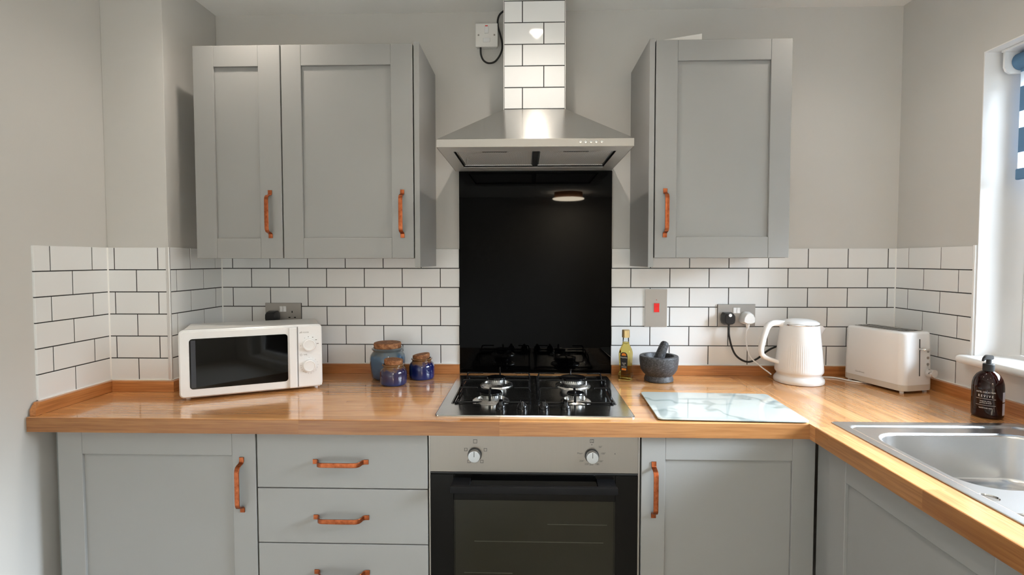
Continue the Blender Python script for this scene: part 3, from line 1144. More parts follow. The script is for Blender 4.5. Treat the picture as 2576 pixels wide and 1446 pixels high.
# ------------------------------------------------------------------ switches and sockets
fs = thing('fused_spur', 'square white fused switch high on the wall, left of the tiled duct', 'switch', (.1865, 0, 2.2125))
YP = T
B().box(.148, .225, YP - .022, YP, 2.172, 2.253, .002, 2).build('back_box', M_white2, fs, smooth=True)
pl_ = B().box(.144, .2295, YP - .031, YP - .022, 2.1685, 2.2565, .0025, 3).build('plate', M_white2, fs, smooth=True)
rk = B().box(.179, .194, YP - .0345, YP - .0305, 2.218, 2.247, .0012, 2).build('rocker', M_white, fs, smooth=True)
B().box(.1815, .1915, YP - .0349, YP - .034, 2.2435, 2.2470).build('neon', M_red, rk)
B().box(.1735, .2000, YP - .0325, YP - .0305, 2.185, 2.2010, .001, 1).build('fuse_cover', M_white, fs)
for x_ in (.156, .2165):
    B().cyl((x_, YP - .030, 2.2125), (x_, YP - .0318, 2.2125), .0034, seg=14).build('screw', M_steel_plate, fs)
hc = B().tube([(.163, -.016, 2.170), (.1645, -.018, 2.142), (.174, -.02, 2.1195), (.192, -.02, 2.1085), (.215, -.02, 2.1120), (.2325, -.02, 2.130), (.2445, -.02, 2.156), (.2455, -.02, 2.184),
               (.239, -.02, 2.213), (.231, -.02, 2.240), (.2290, -.02, 2.266), (.2350, -.02, 2.287), (.2480, -.02, 2.300), (.2575, -.02, 2.304)], .0036, 10).build('hood_cable', M_blackm, None, smooth=True)
tag(hc, 'black cable looping from the white fused switch to the tiled duct', 'cable')

cs = thing('cooker_switch', 'tall steel cooker switch plate with a red rocker on the tiles', 'switch', (.842, 0, 1.17))
B().box(.7985, .8860, -.0025, .001, 1.0965, 1.2445, .001, 1).build('gasket', M_white, cs)
B().box(.8000, .8845, -.0055, -.0025, 1.0980, 1.2430, .001, 2).build('plate', M_steel_plate, cs, smooth=True)
B().prism([(-.0055, 1.154), (-.0100, 1.1545), (-.0080, 1.172), (-.0105, 1.1885), (-.0055, 1.189)], lambda u, v, h: (h, u, v), .8335, .8535).build('rocker', M_red, cs)
B().box(.8415, .8455, -.0060, -.0053, 1.2005, 1.2030).build('neon', M_neon, cs)


def double_socket(name, label, x, z):
    t = thing(name, label, 'socket', (x, 0, z), 0, 'steel double sockets')
    B().box(-.0725, .0725, -.0025, .0010, -.0430, .0430).build('gasket', M_black, t, local=True)
    B().box(-.0715, .0715, -.0060, -.0025, -.0425, .0425, .001, 2).build('plate', M_steel_plate, t, local=True, smooth=True)
    for sx in (-.0068, .0068):
        r_ = B().prism([(-.0055, -.0005 + .0085), (-.0085, .0090), (-.0070, .0200), (-.0095, .0305), (-.0055, .0310)], lambda u, v, h: (h, u, v), sx - .0058, sx + .0058).build('rocker', M_white, t, local=True)
        B().box(sx - .0066, sx + .0066, -.0062, -.0055, .0072, .0318).build('rocker_surround', M_steel_plate, t, local=True)
    for cx in (-.036, .036):
        for dx_, dz_, w_, h_ in ((0, .008, .004, .008), (-.011, -.014, .0075, .0045), (.011, -.014, .0075, .0045)):
            B().box(cx + dx_ - w_ / 2, cx + dx_ + w_ / 2, -.0063, -.0055, dz_ - h_ / 2, dz_ + h_ / 2).build('pin_slot', M_blackm, t, local=True)
    return t


double_socket('wall_socket', 'steel double socket on the tiles left of the kettle', 1.1510, 1.1420)
double_socket('wall_socket', 'steel double socket half hidden behind the microwave', -.6255, 1.1440)


def plug(name, label, x, z, mat, white=False):
    t = thing(name, label, 'plug', (x, -.0063, z), 0, 'plugs in the wall sockets')
    b = B()
    if white:
        o0 = [(-.023, -.018), (-.026, -.012), (-.0245, .004), (-.017, .018), (-.008, .0245), (.008, .0245), (.017, .018), (.0245, .004), (.026, -.012), (.023, -.018), (.010, -.024), (-.010, -.024)]
    else:
        o0 = [(-.012, -.025), (-.021, -.019), (-.024, -.006), (-.023, .012), (-.016, .0225), (.016, .0225), (.023, .012), (.024, -.006), (.021, -.019), (.012, -.025)]
    b.loft([[(u, 0, v) for u, v in o0], [(u, -.014, v) for u, v in o0], [(u * .93, -.0185, v * .93) for u, v in o0], [(u * .86, -.034, v * .86) for u, v in o0], [(u * .74, -.0375, v * .74) for u, v in o0]])
    b.build('body', mat, t, local=True, smooth=True, ang=45)
    return t


pk = plug('power_plug', 'black plug in the left half of the socket by the kettle', 1.113, 1.1325, M_black)
B().cyl((0, -.0370, .0135), (0, -.0385, .0135), .0062, seg=20).build('sticker', M_white, pk, local=True)
B().tube([(1.113, -.030, 1.112), (1.1130, -.030, 1.095), (1.1145, -.030, 1.066), (1.125, -.030, 1.024), (1.141, -.030, .992), (1.167, -.030, .972), (1.193, -.030, .9665), (1.223, -.030, .979), (1.252, -.030, 1.003), (1.282, -.030, 1.021), (1.315, -.026, 1.024), (1.39, -.024, .985), (1.46, -.024, .956)], .0037, 10).build('cord', M_blackm, pk, smooth=True)
pw = plug('power_plug', 'white plug in the right half of the socket by the kettle', 1.186, 1.1330, M_white, True)
B().cyl((0, -.020, -.018), (0, -.020, -.040), .0085, .0045, 12).build('strain_relief', M_white, pw, local=True, smooth=True)
B().tube([(1.186, -.026, 1.100), (1.1790, -.030, 1.080), (1.178, -.032, 1.055), (1.184, -.035, 1.012), (1.193, -.045, .984), (1.225, -.060, .953), (1.245, -.070, .937), (1.2530, -.080, .929)], .0026, 8).build('cord', M_white, pw, smooth=True)
pm2 = plug('power_plug', 'black plug behind the microwave, its top just showing', -.6615, 1.1345, M_black)

# ------------------------------------------------------------------ microwave
mw = thing('microwave', 'white compact microwave oven standing angled in the left corner', 'microwave', (-.6175, -.2395, .910), math.radians(26.2))
W2, D2, H = .2135, .1185, .225
Z0 = .008
b = B()
b.box(-W2 + .004, W2 - .004, -D2 + .022, D2, Z0 + .002, H - .004, .006, 3)
b.build('body', M_white2, mw, local=True, smooth=True)
b = B()
fr = rrect(-W2, W2, Z0, H, .014)
fr_i = rrect(-W2 + .003, W2 - .003, Z0 + .003, H - .003, .012)
b.loft([[(u, -D2 + .024, v) for u, v in fr], [(u, -D2 + .004, v) for u, v in fr], [(u, -D2 + .001, v) for u, v in fr_i]])
b.build('front_frame', M_white, mw, local=True, smooth=True)
b = B()
wo = rrect(-.2100, .1330, Z0 + .004, H - .005, .012)
b.loft([[(u, -D2 + .002, v) for u, v in wo], [(u, -D2 - .003, v) for u, v in wo], [(u * .995, -D2 - .0045, Z0 + .004 + (v - Z0 - .004) * .988 + .001) for u, v in wo]])
md = b.build('door', M_white, mw, local=True, smooth=True)
b = B()
wo = rrect(-.1835, .1035, Z0 + .028, Z0 + .189, .010)
b.loft([[(u, -D2 - .004, v) for u, v in wo], [(u, -D2 - .0052, v) for u, v in wo]])
b.build('window', M_ovenglass, md, local=True)
B().box(-.1795, -.1660, -D2 - .0055, -D2 - .005, Z0 + .033, Z0 + .184).build('window_border', pm('window_border', (0.012, 0.014, 0.022), .25), md, local=True)
B().box(.1065, .1330, -D2 - .0150, -D2 - .003, Z0 + .004, H - .006, .0045, 3).build('handle', M_white, md, local=True, smooth=True)
B().box(.1338, .1352, -D2 - .0008, -D2 + .002, Z0 + .006, H - .006).build('seam', M_inkg, mw, local=True)
mcp = B().box(.1358, .2118, -D2 - .002, -D2 + .002, Z0 + .004, H - .005, .002, 2).build('control_panel', M_white, mw, local=True, smooth=True)


def on_mw(x, z):
    return at_y(x, -D2 - .0021, z)


for kz in (.1555, .0835):
    k = B().lathe([(.0210, 0), (.0210, .010), (.0200, .0135), (.0168, .0145), (.0160, .0128), (.001, .0125)], (.1715, -D2 - .002, kz), 40, Matrix.Rotation(PI / 2, 4, 'X')).build('knob', M_white, mw, local=True, smooth=True)
text('POWER', .0058, M_inkg, mcp, on_mw(.1610, .1985))
for i in range(4):
    B().box(.1405 + i * .0022, .1415 + i * .0022, -D2 - .0022, -D2 - .0018, .1965, .1985 + i * .0014).build('power_symbol', M_inkg, mcp, local=True)
text('TIME', .0058, M_inkg, mcp, on_mw(.1585, .1215))
B().lathe([(.0036, 0), (.0036, .0003), (.0030, .0003), (.0030, 0)], (.1455, -D2 - .002, .1215), 24, Matrix.Rotation(PI / 2, 4, 'X'), False, False).build('clock_symbol', M_inkg, mcp, local=True)
for s_, a in (('0', 92), ('1', 66), ('2', 44), ('3', 22), ('4', 2), ('5', -18), ('6', -40), ('7', -60), ('8', -80), ('9', -98), ('10', -116), ('15', -136), ('20', -152), ('25', -168), ('30', 178)):
    a = math.radians(a)
    text(s_, .0042, M_inkg, mcp, on_mw(.1715 + .0275 * math.cos(a), .0835 + .0275 * math.sin(a)))
for a, n_ in ((120, 1), (95, 2), (65, 3), (35, 4), (5, 5), (185, 1)):
    a = math.radians(a)
    x_, z_ = .1715 + .0275 * math.cos(a), .1555 + .0275 * math.sin(a)
    B().box(x_ - .0007 * n_, x_ + .0007 * n_, -D2 - .0022, -D2 - .0018, z_ - .0012, z_ + .0012).build('power_mark', M_inkg, mcp, local=True)
for x_ in (-W2 + .02, W2 - .02):
    for y_ in (-D2 + .035, D2 - .025):
        B().cyl((x_, y_, 0), (x_, y_, Z0 + .003), .007, seg=12).build('foot', M_white, mw, local=True)
# printed notes and seams on its top
B().box(-.19, .19, -D2 + .0245, -D2 + .0265, H - .0045, H - .0035).build('top_seam', M_inkg, mw, local=True)
text('CAUTION HOT SURFACE', .008, M_inkg, mw, Matrix.Translation((.02, .085, H - .0039)), name='notice_lettering')

# ------------------------------------------------------------------ stoneware jars
def jar(name, label, x, y, prof, mat, cork_r, cz0, cz1, tilt=0.0):
    t = thing(name, label, 'jar', (x, y, .910), 0, 'glazed storage jars with cork lids')
    B().lathe(prof, (0, 0, 0), 64, cap0=True, cap1=True).build('body', mat, t, local=True, smooth=True, ang=50)
    M = Matrix.Translation((0, 0, cz0)) @ Matrix.Rotation(tilt, 4, 'Y')
    h = cz1 - cz0
    B().lathe([(cork_r * .90, 0), (cork_r * .97, h * .35), (cork_r, h * .75), (cork_r * .97, h * .95), (cork_r * .9, h), (.002, h * 1.02)], (0, 0, 0), 40, M).build('cork_lid', M_cork, t, local=True, smooth=True)
    return t


jar('storage_jar', 'large blue-grey glazed jar with a wide cork lid, standing at the back', -.187, -.090,
    [(.050, 0), (.0560, .002), (.0595, .010), (.0630, .035), (.0655, .060), (.0655, .078), (.0630, .090), (.0560, .100), (.0535, .1035), (.0545, .107), (.0585, .110), (.0590, .114), (.0565, .1165), (.0515, .117), (.050, .112)], M_jar_big, .0515, .108, .1365)
jar('storage_jar', 'small violet-blue jar with a cork lid, foremost of the three jars', -.1395, -.190,
    [(.040, 0), (.0445, .002), (.0465, .008), (.0475, .030), (.0470, .046), (.0430, .056), (.0370, .0620), (.0355, .0645), (.0365, .0675), (.0395, .0700), (.0395, .0730), (.0370, .0745), (.0340, .0745), (.033, .070)], M_jar_front, .0335, .069, .0915, math.radians(4))
jar('storage_jar', 'small cobalt blue jar with a tilted cork lid, rightmost of the three jars', -.0565, -.0925,
    [(.041, 0), (.0445, .002), (.0465, .008), (.0475, .030), (.0470, .048), (.0430, .059), (.0370, .0655), (.0355, .0680), (.0365, .0710), (.0395, .0735), (.0395, .0765), (.0370, .0780), (.0340, .0780), (.033, .073)], M_jar_right, .0325, .074, .0925, math.radians(-9))

# ------------------------------------------------------------------ oil bottle
ob = thing('oil_bottle', 'small square glass bottle of golden oil with a gold cap by the splashback', 'bottle', (.712, -.082, .910), math.radians(-28))


def sq(s, z, r=None):
    return [(x, y, z) for x, y in rrect(-s, s, -s, s, r if r else s * .35, 5)]


b = B()
b.loft([sq(.0205, .001), sq(.0235, .003), sq(.0240, .012), sq(.0232, .022), sq(.0200, .030), sq(.0195, .034), sq(.0208, .060), sq(.0222, .092), sq(.0222, .100, .009), sq(.0200, .112, .010), sq(.0150, .126, .0125), sq(.0125, .133, .0122), sq(.0122, .140, .012)])
b.build('filled_body', M_oil, ob, local=True, smooth=True, ang=60)
B().lathe([(.0122, .1405), (.0118, .150), (.0112, .160)], (0, 0, 0), 32, cap0=False, cap1=False).build('neck', M_clear, ob, local=True, smooth=True)
B().lathe([(.0142, .157), (.0146, .158), (.0142, .184), (.0130, .1855), (.002, .186)], (0, 0, 0), 40).build('cap', M_gold, ob, local=True, smooth=True)
b = B()
yl = -.0229


def lab(z):      # label follows the slightly flared front face
    return -(.0197 + (z - .034) / .066 * .0030)


arch = [(-.0120, .034), (.0120, .034), (.0145, .088), (.0120, .098), (.006, .1035), (-.006, .1035), (-.0120, .098), (-.0145, .088)]
b.loft([[(u, lab(v) - .0002, v) for u, v in arch], [(u, lab(v) - .0008, v) for u, v in arch]])
lb = b.build('label', M_labelb, ob, local=True)
for pts in ([(-.0085, .091), (.0085, .091), (.0085, .0965), (.004, .1005), (-.004, .1005), (-.0085, .0965)], [(-.0085, .036), (.0085, .036), (.0085, .0435), (-.0085, .0435)]):
    B().loft([[(u, lab(v) - .0007, v) for u, v in pts], [(u, lab(v) - .0010, v) for u, v in pts]]).build('label_print', M_orange, lb, local=True)
B().box(-.0095, .0095, lab(.049) - .0011, lab(.049) - .0004, .0465, .0510).build('label_print', M_inkg, lb, local=True)
for s_, sz, z_ in (('Napolina', .0072, .0845), ('OLIVE', .0058, .0625), ('OIL', .0058, .0565)):
    text(s_, sz, M_inkw, lb, at_y(0, lab(z_) - .0012, z_))

# ------------------------------------------------------------------ mortar and pestle
mo = thing('mortar', 'dark granite mortar bowl on a foot, right of the oil bottle', 'mortar', (.829, -.108, .910))
B().lathe([(.048, 0), (.0525, .003), (.0530, .008), (.0490, .020), (.0495, .024), (.0570, .031), (.0655, .044), (.0685, .060), (.0705, .078), (.0705, .090), (.0692, .0935), (.0670, .0945), (.0550, .0945), (.0530, .092), (.0500, .074), (.0400, .052), (.020, .040), (.002, .037)], (0, 0, 0), 72).build('bowl', M_granite, mo, local=True, smooth=True, ang=50)
ps = B()
p0, p1 = Vector((.816, -.112, .962)), Vector((.8500, -.1150, 1.0530))
dvec = (p1 - p0)
Mq = dvec.to_track_quat('Z', 'Y').to_matrix().to_4x4()
Lp = dvec.length
ps.lathe([(.003, -.010), (.013, -.006), (.0185, .004), (.0195, .018), (.0178, .05), (.0160, Lp - .012), (.0145, Lp - .004), (.0105, Lp + .002), (.003, Lp + .0045)], p0, 32, Mq)
pst = ps.build('pestle', M_granite, None, smooth=True, ang=60)
tag(pst, 'granite pestle leaning upright inside the dark mortar', 'pestle')

# ------------------------------------------------------------------ glass chopping board
cbd = thing('chopping_board', 'white marble-look glass chopping board at the front of the worktop', 'chopping board', (.9165, -.4600, .910), math.radians(-2.6))
b = B()
o1 = rrect(-.204, .204, -.146, .146, .014)
o2 = rrect(-.2025, .2025, -.1445, .1445, .0125)
b.loft([[(x, y, .0040) for x, y in o1], [(x, y, .0072) for x, y in o1], [(x, y, .0080) for x, y in o2]])
b.build('glass', M_marble, cbd, local=True, smooth=True)
b = B()
b.loft([[(x, y, .0028) for x, y in o2], [(x, y, .0040) for x, y in o1]])
b.build('underside', M_board_edge, cbd, local=True)
for x_ in (-.18, .18):
    for y_ in (-.12, .12):
        B().cyl((x_, y_, 0), (x_, y_, .003), .008, seg=12).build('foot', M_black, cbd, local=True)

# ------------------------------------------------------------------ kettle
kt = thing('kettle', 'white ribbed electric kettle standing beside the toaster', 'kettle', (1.3385, -.1100, .910))
B().lathe([(.090, 0), (.0945, .0015), (.0965, .007), (.0955, .014), (.0915, .020), (.0870, .0240), (.0855, .027), (.02, .027)], (0, 0, 0), 72).build('base', M_white, kt, local=True, smooth=True, ang=50)
b = B()
prof = [(.0848, .0262), (.0845, .030), (.0850, .034), (.0900, .039), (.0925, .043)]
seg = 288
zs = [(.0845, .0268), (.0845, .031), (.0862, .0345), (.0905, .0390), (.0922, .0430), (.0920, .050)]
for k in range(1, 25):
    z = .050 + (.210 - .050) * k / 24
    zs.append((.0920 - (.0920 - .0740) * (k / 24) ** 1.08, z))
zs += [(.0733, .2118), (.060, .2120)]
rings = []
for r_, z in zs:
    wz = 1.0 if .060 < z < .128 else max(0, 1 - min(abs(z - .060), abs(z - .128)) / .02)
    ring = []
    for i in range(seg):
        a = 2 * PI * i / seg
        side = 1.0 if math.cos(a) < .80 and math.cos(a) > -.85 else 0.0
        rr = r_ - .0011 * wz * side * (1 - abs(math.sin(36 * a))) ** 0.8
        ring.append((rr * math.cos(a), rr * math.sin(a), z))
    rings.append(ring)
b.loft(rings)
kb = b.build('body', M_white, kt, local=True, smooth=True, ang=60)
B().lathe([(.0742, .2105), (.0752, .2118), (.0752, .2140), (.073, .2145)], (0, 0, 0), 64).build('chrome_ring', M_chrome, kt, local=True, smooth=True)
B().lathe([(.0730, .2140), (.0738, .2165), (.0725, .2195), (.0620, .2255), (.040, .2300), (.016, .2315), (.001, .2318)], (0, 0, 0), 64).build('lid', M_white, kt, local=True, smooth=True, ang=60)
# spout: tapering V sections running out to the right
b = B()
rings = []
for x_, zt, zl, hw in ((.060, .2108, .140, .034), (.075, .2085, .152, .029), (.088, .2040, .168, .020), (.099, .1985, .184, .010), (.1065, .1955, .1935, .0025)):
    rings.append([(x_, -hw, zt), (x_, -hw * .75, zt - (zt - zl) * .35), (x_, -hw * .35, zt - (zt - zl) * .78), (x_, 0, zl), (x_, hw * .35, zt - (zt - zl) * .78), (x_, hw * .75, zt - (zt - zl) * .35), (x_, hw, zt), (x_, 0, zt - .001)])
b.loft(rings)
b.build('spout', M_white, kb, local=True, smooth=True, ang=60)
# handle: rounded section swept in the x-z plane
path = [(-.058, .2125, .014), (-.080, .2155, .013), (-.098, .2155, .0125), (-.112, .210, .0125), (-.121, .196, .012), (-.129, .172, .0115), (-.136, .142, .011), (-.1405, .118, .0105), (-.138, .101, .0105), (-.128, .091, .0100), (-.110, .083, .009), (-.078, .073, .0085)]
b = B()
rings = []
for i, (x_, z_, hh) in enumerate(path):
    a = Vector(path[max(i - 1, 0)][:2])
    c = Vector(path[min(i + 1, len(path) - 1)][:2])
    t_ = (c - a).normalized()
    nx, nz = t_.y, -t_.x
    rings.append([(x_ + nx * u, v, z_ + nz * u) for u, v in rrect(-hh * .85, hh * .85, -.0125, .0125, .0070, 4)])
b.loft(rings)
b.build('handle', M_white, kb, local=True, smooth=True, ang=60)

KS = 0.875                                   # slimmer about its own axis
for o_ in [o for o in bpy.data.objects if o.parent in (kt, kb) and o.type == 'MESH']:
    for v in o_.data.vertices:
        v.co.x *= KS if o_.name.split('.')[0] != 'handle' or v.co.x > -.06 else .985
        v.co.y *= KS

# ------------------------------------------------------------------ toaster
to = thing('toaster', 'white two-slot toaster with a beige base band in the right corner', 'toaster', (1.6185, -.1590, .910), math.radians(15.0))
hw, hl = .0645, .1190


def rr3(w_, l_, z, r=.022):
    return [(x, y, z) for x, y in rrect(-w_, w_, -l_, l_, r, 7)]


B().loft([rr3(hw * .99, hl * .99, .0085), rr3(hw, hl, .0100), rr3(hw, hl, .0285)]).build('base_band', M_cream, to, local=True, smooth=True, ang=50)
b = B()
b.loft([rr3(hw - .0006, hl - .0006, .0285), rr3(hw, hl, .030), rr3(hw * .985, hl * .99, .10), rr3(hw * .955, hl * .975, .180), rr3(hw * .945, hl * .970, .197, .022), rr3(hw * .91, hl * .956, .2030, .022), rr3(hw * .82, hl * .92, .2055, .022)])
tb = b.build('body', M_white, to, local=True, smooth=True, ang=60)
B().loft([rr3(.043, .096, .2050, .010), rr3(.043, .096, .2064, .010)]).build('top_plate', M_steel_plate, to, local=True)
for sx in (-.0185, .0185):
    B().box(sx - .0115, sx + .0115, -.088, .088, .2050, .2069).build('slot', M_blackm, to, local=True)
    B().box(sx - .0025, sx + .0025, -.082, .082, .2066, .2074).build('slot_guide', M_alu, to, local=True)
yfr = -hl


def tf(z):
    return -hl * (1 - .025 * max(0, z - .03) / .15) - .0004


B().prism([(tf(.058) - .0003, .058), (tf(.182) - .0003, .182), (tf(.182) + .004, .182), (tf(.058) + .004, .058)], lambda u, v, h: (h, u, v), .0015, .0050).build('lever_slot', M_blackm, tb, local=True)
lv = B()
lv.box(.0005, .0300, tf(.15) - .020, tf(.15) - .012, .1450, .1530, .003, 3)
lv.cyl((.0032, tf(.15) + .003, .149), (.0032, tf(.15) - .014, .149), .0038, seg=12)
lv.build('lever', M_chrome, to, local=True, smooth=True)
for z_ in (.1395, .1180, .0965):
    B().cyl((.0380, tf(z_) + .002, z_), (.0380, tf(z_) - .0015, z_), .0045, seg=20).build('button', M_steel_plate, to, local=True)
dl = B().cyl((.0400, tf(.068) + .002, .068), (.0400, tf(.068) - .022, .068), .0150, .0140, 40, .0015).build('dial', M_chrome, to, local=True, smooth=True)
for x_ in (-hw + .016, hw - .016):
    for y_ in (-hl + .018, hl - .018):
        B().cyl((x_, y_, 0), (x_, y_, .0095), .0065, seg=14).build('foot', M_white, to, local=True)
Mt = Matrix(((0, 0, -1, -hw - .0003), (-1, 0, 0, .045), (0, 1, 0, .043), (0, 0, 0, 1)))
text('Goodmans', .0085, M_inkg, tb, Mt)
tcd = B().tube([(1.42, -.045, .9130), (1.455, -.047, .9130), (1.490, -.052, .9130), (1.512, -.072, .9130), (1.522, -.098, .9130), (1.545, -.125, .9130), (1.580, -.140, .9130)], .0030, 8).build('cord', M_white, to, smooth=True)

# ------------------------------------------------------------------ soap dispenser
so = thing('soap_dispenser', 'dark amber pump bottle of hand wash beside the sink', 'soap dispenser', (1.6540, -.5300, .910))
B().lathe([(.040, 0), (.0445, .002), (.0462, .007), (.0465, .030), (.0465, .085), (.0450, .098), (.0410, .110), (.0330, .1215), (.0225, .1285), (.0165, .1310), (.0150, .1335)], (0, 0, 0), 72).build('bottle', M_amber, so, local=True, smooth=True, ang=60)
B().lathe([(.0168, .1315), (.0172, .133), (.0172, .1500), (.0160, .1515), (.0085, .1515), (.0080, .158), (.0080, .165)], (0, 0, 0), 40).build('collar', M_blackm, so, local=True, smooth=True)
an = math.radians(180 + 17)     # nozzle points left, a little towards the room
b = B()
rings = []
for u, z0, z1, w_ in ((-.0145, .1660, .1740, .0075), (-.004, .1640, .1765, .0095), (.008, .1645, .1765, .0085), (.020, .1655, .1735, .0060), (.0280, .1620, .1690, .0045), (.0315, .1600, .1660, .0035)):
    rings.append([Matrix.Rotation(an, 4, 'Z') @ Vector((u, v, z)) for v, z in ((-w_, z0), (w_, z0), (w_ * .8, z1), (-w_ * .8, z1))])
b.loft(rings)
b.build('pump_head', M_black, so, local=True, smooth=True)
FA = math.atan2(-1.52, -1.316) - math.radians(7)


def bend_soap(z, r=.04665, da=0.0):
    def f(p):
        a = FA + da + p.x / r
        return Vector((r * math.cos(a), r * math.sin(a), z + p.y))
    return f


sl_ = so.children[0]
for s_, sz, z_ in (('HOTEL COLLECTION', .0058, .0750), ('R E V I V E', .0098, .0640), ('bergamot, citrus,', .0046, .0500), ('geranium & neroli', .0046, .0450), ('hand & body wash', .0050, .0310)):
    text(s_, sz, M_inkw, sl_, None, bend=bend_soap(z_))
for z_ in (.0565, .0385):
    b = B()
    rg = []
    for i in range(13):
        a = FA - .62 + 1.24 * i / 12
        rg.append([(.04668 * math.cos(a), .04668 * math.sin(a), z_ - .0003), (.04668 * math.cos(a), .04668 * math.sin(a), z_ + .0003)])
    b.loft(rg, False, False, False)
    b.build('label_rule', M_inkw, sl_, local=True)
b = B()
for za, zb_ in ((.012, .046), (.049, .077)):
    rg = []
    for i in range(13):
        a = FA + 1.16 + 1.2 * i / 12
        rg.append([(.04672 * math.cos(a), .04672 * math.sin(a), za), (.04672 * math.cos(a), .04672 * math.sin(a), zb_)])
    b.loft(rg, False, False, False)
b.build('back_label', M_labelw, sl_, local=True)

SK = 0.775
for o_ in [o for o in bpy.data.objects if o.parent in (so, sl_) and o.type == 'MESH']:
    for v in o_.data.vertices:
        v.co.x *= SK
        v.co.y *= SK

# ------------------------------------------------------------------ inset sink
sn = thing('kitchen_sink', 'stainless steel inset sink with drainer by the window', 'sink', (1.43, -1.08, .910))
X0, X1, Y0, Y1 = 1.1765, 1.6850, -1.5650, -.5970
b = B()
b.loft([[(x, y, .9103) for x, y in rrect(X0, X1, Y0, Y1, .010, 6)], [(x, y, .9118) for x, y in rrect(X0, X1, Y0, Y1, .010, 6)],
        [(x, y, .9128) for x, y in rrect(X0 + .003, X1 - .003, Y0 + .003, Y1 - .003, .010, 6)],
        [(x, y, .9128) for x, y in rrect(X0 + .022, X1 - .022, Y0 + .022, Y1 - .022, .030, 6)],
        [(x, y, .9105) for x, y in rrect(X0 + .027, X1 - .027, Y0 + .027, Y1 - .027, .027, 6)],
        [(x, y, .9075) for x, y in rrect(X0 + .031, X1 - .031, Y0 + .031, Y1 - .031, .025, 6)]], False, False)
b.build('rim', M_steel_sink, sn, smooth=True, ang=40)
# deck with openings
bw = (1.2220, 1.6300, -1.0150, -.6720)
bm = bmesh.new()
loops = [rrect(X0 + .031, X1 - .031, Y0 + .031, Y1 - .031, .025, 6), rrect(bw[0], bw[1], bw[2], bw[3], .075, 10)]
hole = [(1.2165, -1.0450, .0165), (1.2120, -1.1280, .0200)]
for hx, hy, hr in hole:
    loops.append([(hx + hr * math.cos(2 * PI * i / 32), hy + hr * math.sin(2 * PI * i / 32)) for i in range(32)])
ed = []
for lp in loops:
    vs = [bm.verts.new((x, y, .9075)) for x, y in lp]
    ed += [bm.edges.new((vs[i], vs[(i + 1) % len(vs)])) for i in range(len(vs))]
bmesh.ops.triangle_fill(bm, use_beauty=True, use_dissolve=False, edges=ed)
b = B()
b.bm.free()
b.bm = bm
b.build('deck', M_steel_sink, sn)
b = B()
rg = []
for ins, z, r in ((0, .9075, .075), (.002, .9066, .074), (.005, .9040, .073), (.0065, .9000, .072), (.012, .80, .070), (.016, .792, .066), (.024, .785, .060), (.036, .7815, .050), (.10, .7800, .02)):
    rg.append([(x, y, z) for x, y in rrect(bw[0] + ins, bw[1] - ins, bw[2] + ins, bw[3] - ins, r, 10)])
b.loft(rg, False, True)
b.build('bowl', M_steel_sink, sn, smooth=True, ang=60)
B().lathe([(.042, .7805), (.041, .7825), (.030, .7822), (.028, .7808), (.004, .7808)], (1.43, -.85, 0), 40).build('drain', M_chrome, sn, smooth=True)
for hx, hy, hr in hole:
    B().lathe([(hr, .9075), (hr - .001, .9055), (hr - .004, .9050), (.002, .9050)], (hx, hy, 0), 32, cap0=False).build('tap_hole_cover', M_chrome, sn, smooth=True)
for i in range(7):
    xx = 1.28 + i * .055
    B().lathe([(.006, 0), (.0045, .0016), (.002, .0022)], (0, 0, 0), 10, Matrix.Translation((xx, -1.33, .9075)) @ Matrix.Diagonal((1, 24, 1, 1))).build('drainer_rib', M_steel_sink, sn, smooth=True)

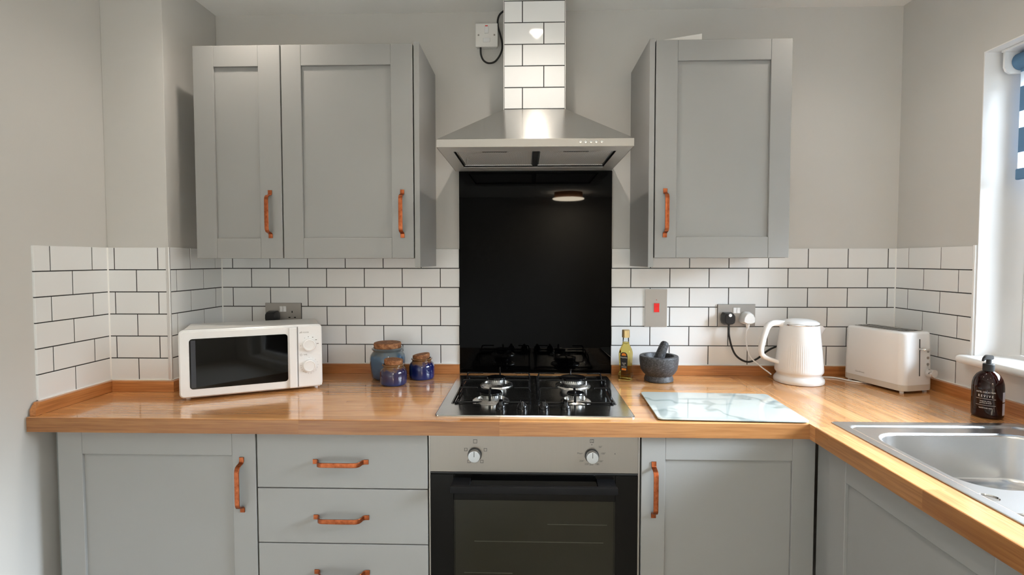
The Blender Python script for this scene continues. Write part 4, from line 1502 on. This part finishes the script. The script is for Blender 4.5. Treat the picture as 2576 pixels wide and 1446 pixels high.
# ------------------------------------------------------------------ window blind
bl = thing('roller_blind', 'blue and sheer banded roller blind in the window', 'blind', (1.845, -.95, 1.6))
B().prism([(1.800, 1.992), (1.800, 1.945), (1.806, 1.932), (1.818, 1.925), (1.868, 1.925), (1.880, 1.932), (1.885, 1.945), (1.885, 1.992)], lambda u, v, h: (u, h, v), -.380, -.3735).build('bracket', M_upvc, bl)
B().box(1.795, 1.887, -1.525, -.3725, 1.990, 1.9975, .001, 1).build('top_rail', M_upvc, bl)
B().cyl((1.845, -.381, 1.960), (1.845, -1.52, 1.960), .0255, seg=28).build('roller', M_blue, bl, smooth=True)
XB = 1.838
bands = [(1.925, 1.945, 1), (1.881, 1.925, 0), (1.807, 1.881, 1), (1.757, 1.807, 0), (1.683, 1.757, 1), (1.634, 1.683, 0)]
for za, zb_, bl_ in bands:
    B().box(XB - .0004, XB + .0004, -1.51, -.392, za, zb_).build('blue_band' if bl_ else 'sheer_band', M_blue if bl_ else M_sheer, bl)
B().box(XB - .006, XB + .006, -1.512, -.390, 1.600, 1.634, .004, 3).build('bottom_bar', M_blue, bl, smooth=True)

# ------------------------------------------------------------------ card on the right wall cabinet
b = B()
b.prism([(.7650, 2.0700), (.9170, 2.0700), (.9170, 2.1015), (.7650, 2.0790)], lambda u, v, h: (u, h, v), -.275, -.03)
tag(b.build('white_board', M_white2, None), 'white board lying on top of the right-hand wall cabinet', 'board')

# ------------------------------------------------------------------ ceiling lights
names = ['recessed ceiling downlight above the microwave', 'recessed ceiling downlight in front of the tiled duct', 'recessed ceiling downlight above the kettle',
         'unseen recessed downlight added for fill light, left of the middle row', 'unseen recessed downlight added for fill light, centre of the middle row',
         'unseen recessed downlight added for fill light, right of the middle row', 'unseen recessed downlight added for fill light at the back of the room, left', 'unseen recessed downlight added for fill light at the back of the room, right']
for (lx, ly, lw), nm in zip(SPOTS, names):
    t = thing('ceiling_downlight', nm, 'downlight', (lx, ly, CEIL), 0, 'recessed ceiling downlights')
    B().lathe([(.042, 0), (.042, -.003), (.038, -.006), (.029, -.006), (.028, -.001)], (0, 0, 0), 32, cap0=False, cap1=False).build('bezel', M_white, t, local=True, smooth=True)
    B().lathe([(.028, -.0015), (.028, -.0035), (.001, -.0035)], (0, 0, 0), 32).build('lens', M_lamp, t, local=True)
t = thing('ceiling_lamp', 'round flush ceiling lamp with a wooden drum, mirrored in the black splashback', 'lamp', (.925, -5.45, CEIL))
B().lathe([(.20, 0), (.20, -.085), (.195, -.085), (.195, 0)], (0, 0, 0), 48, cap0=False, cap1=False).build('drum', M_lampwood, t, local=True, smooth=True)
B().lathe([(.222, -.085), (.222, -.095), (.21, -.099), (.001, -.100)], (0, 0, 0), 48).build('diffuser', M_lampd, t, local=True, smooth=True)
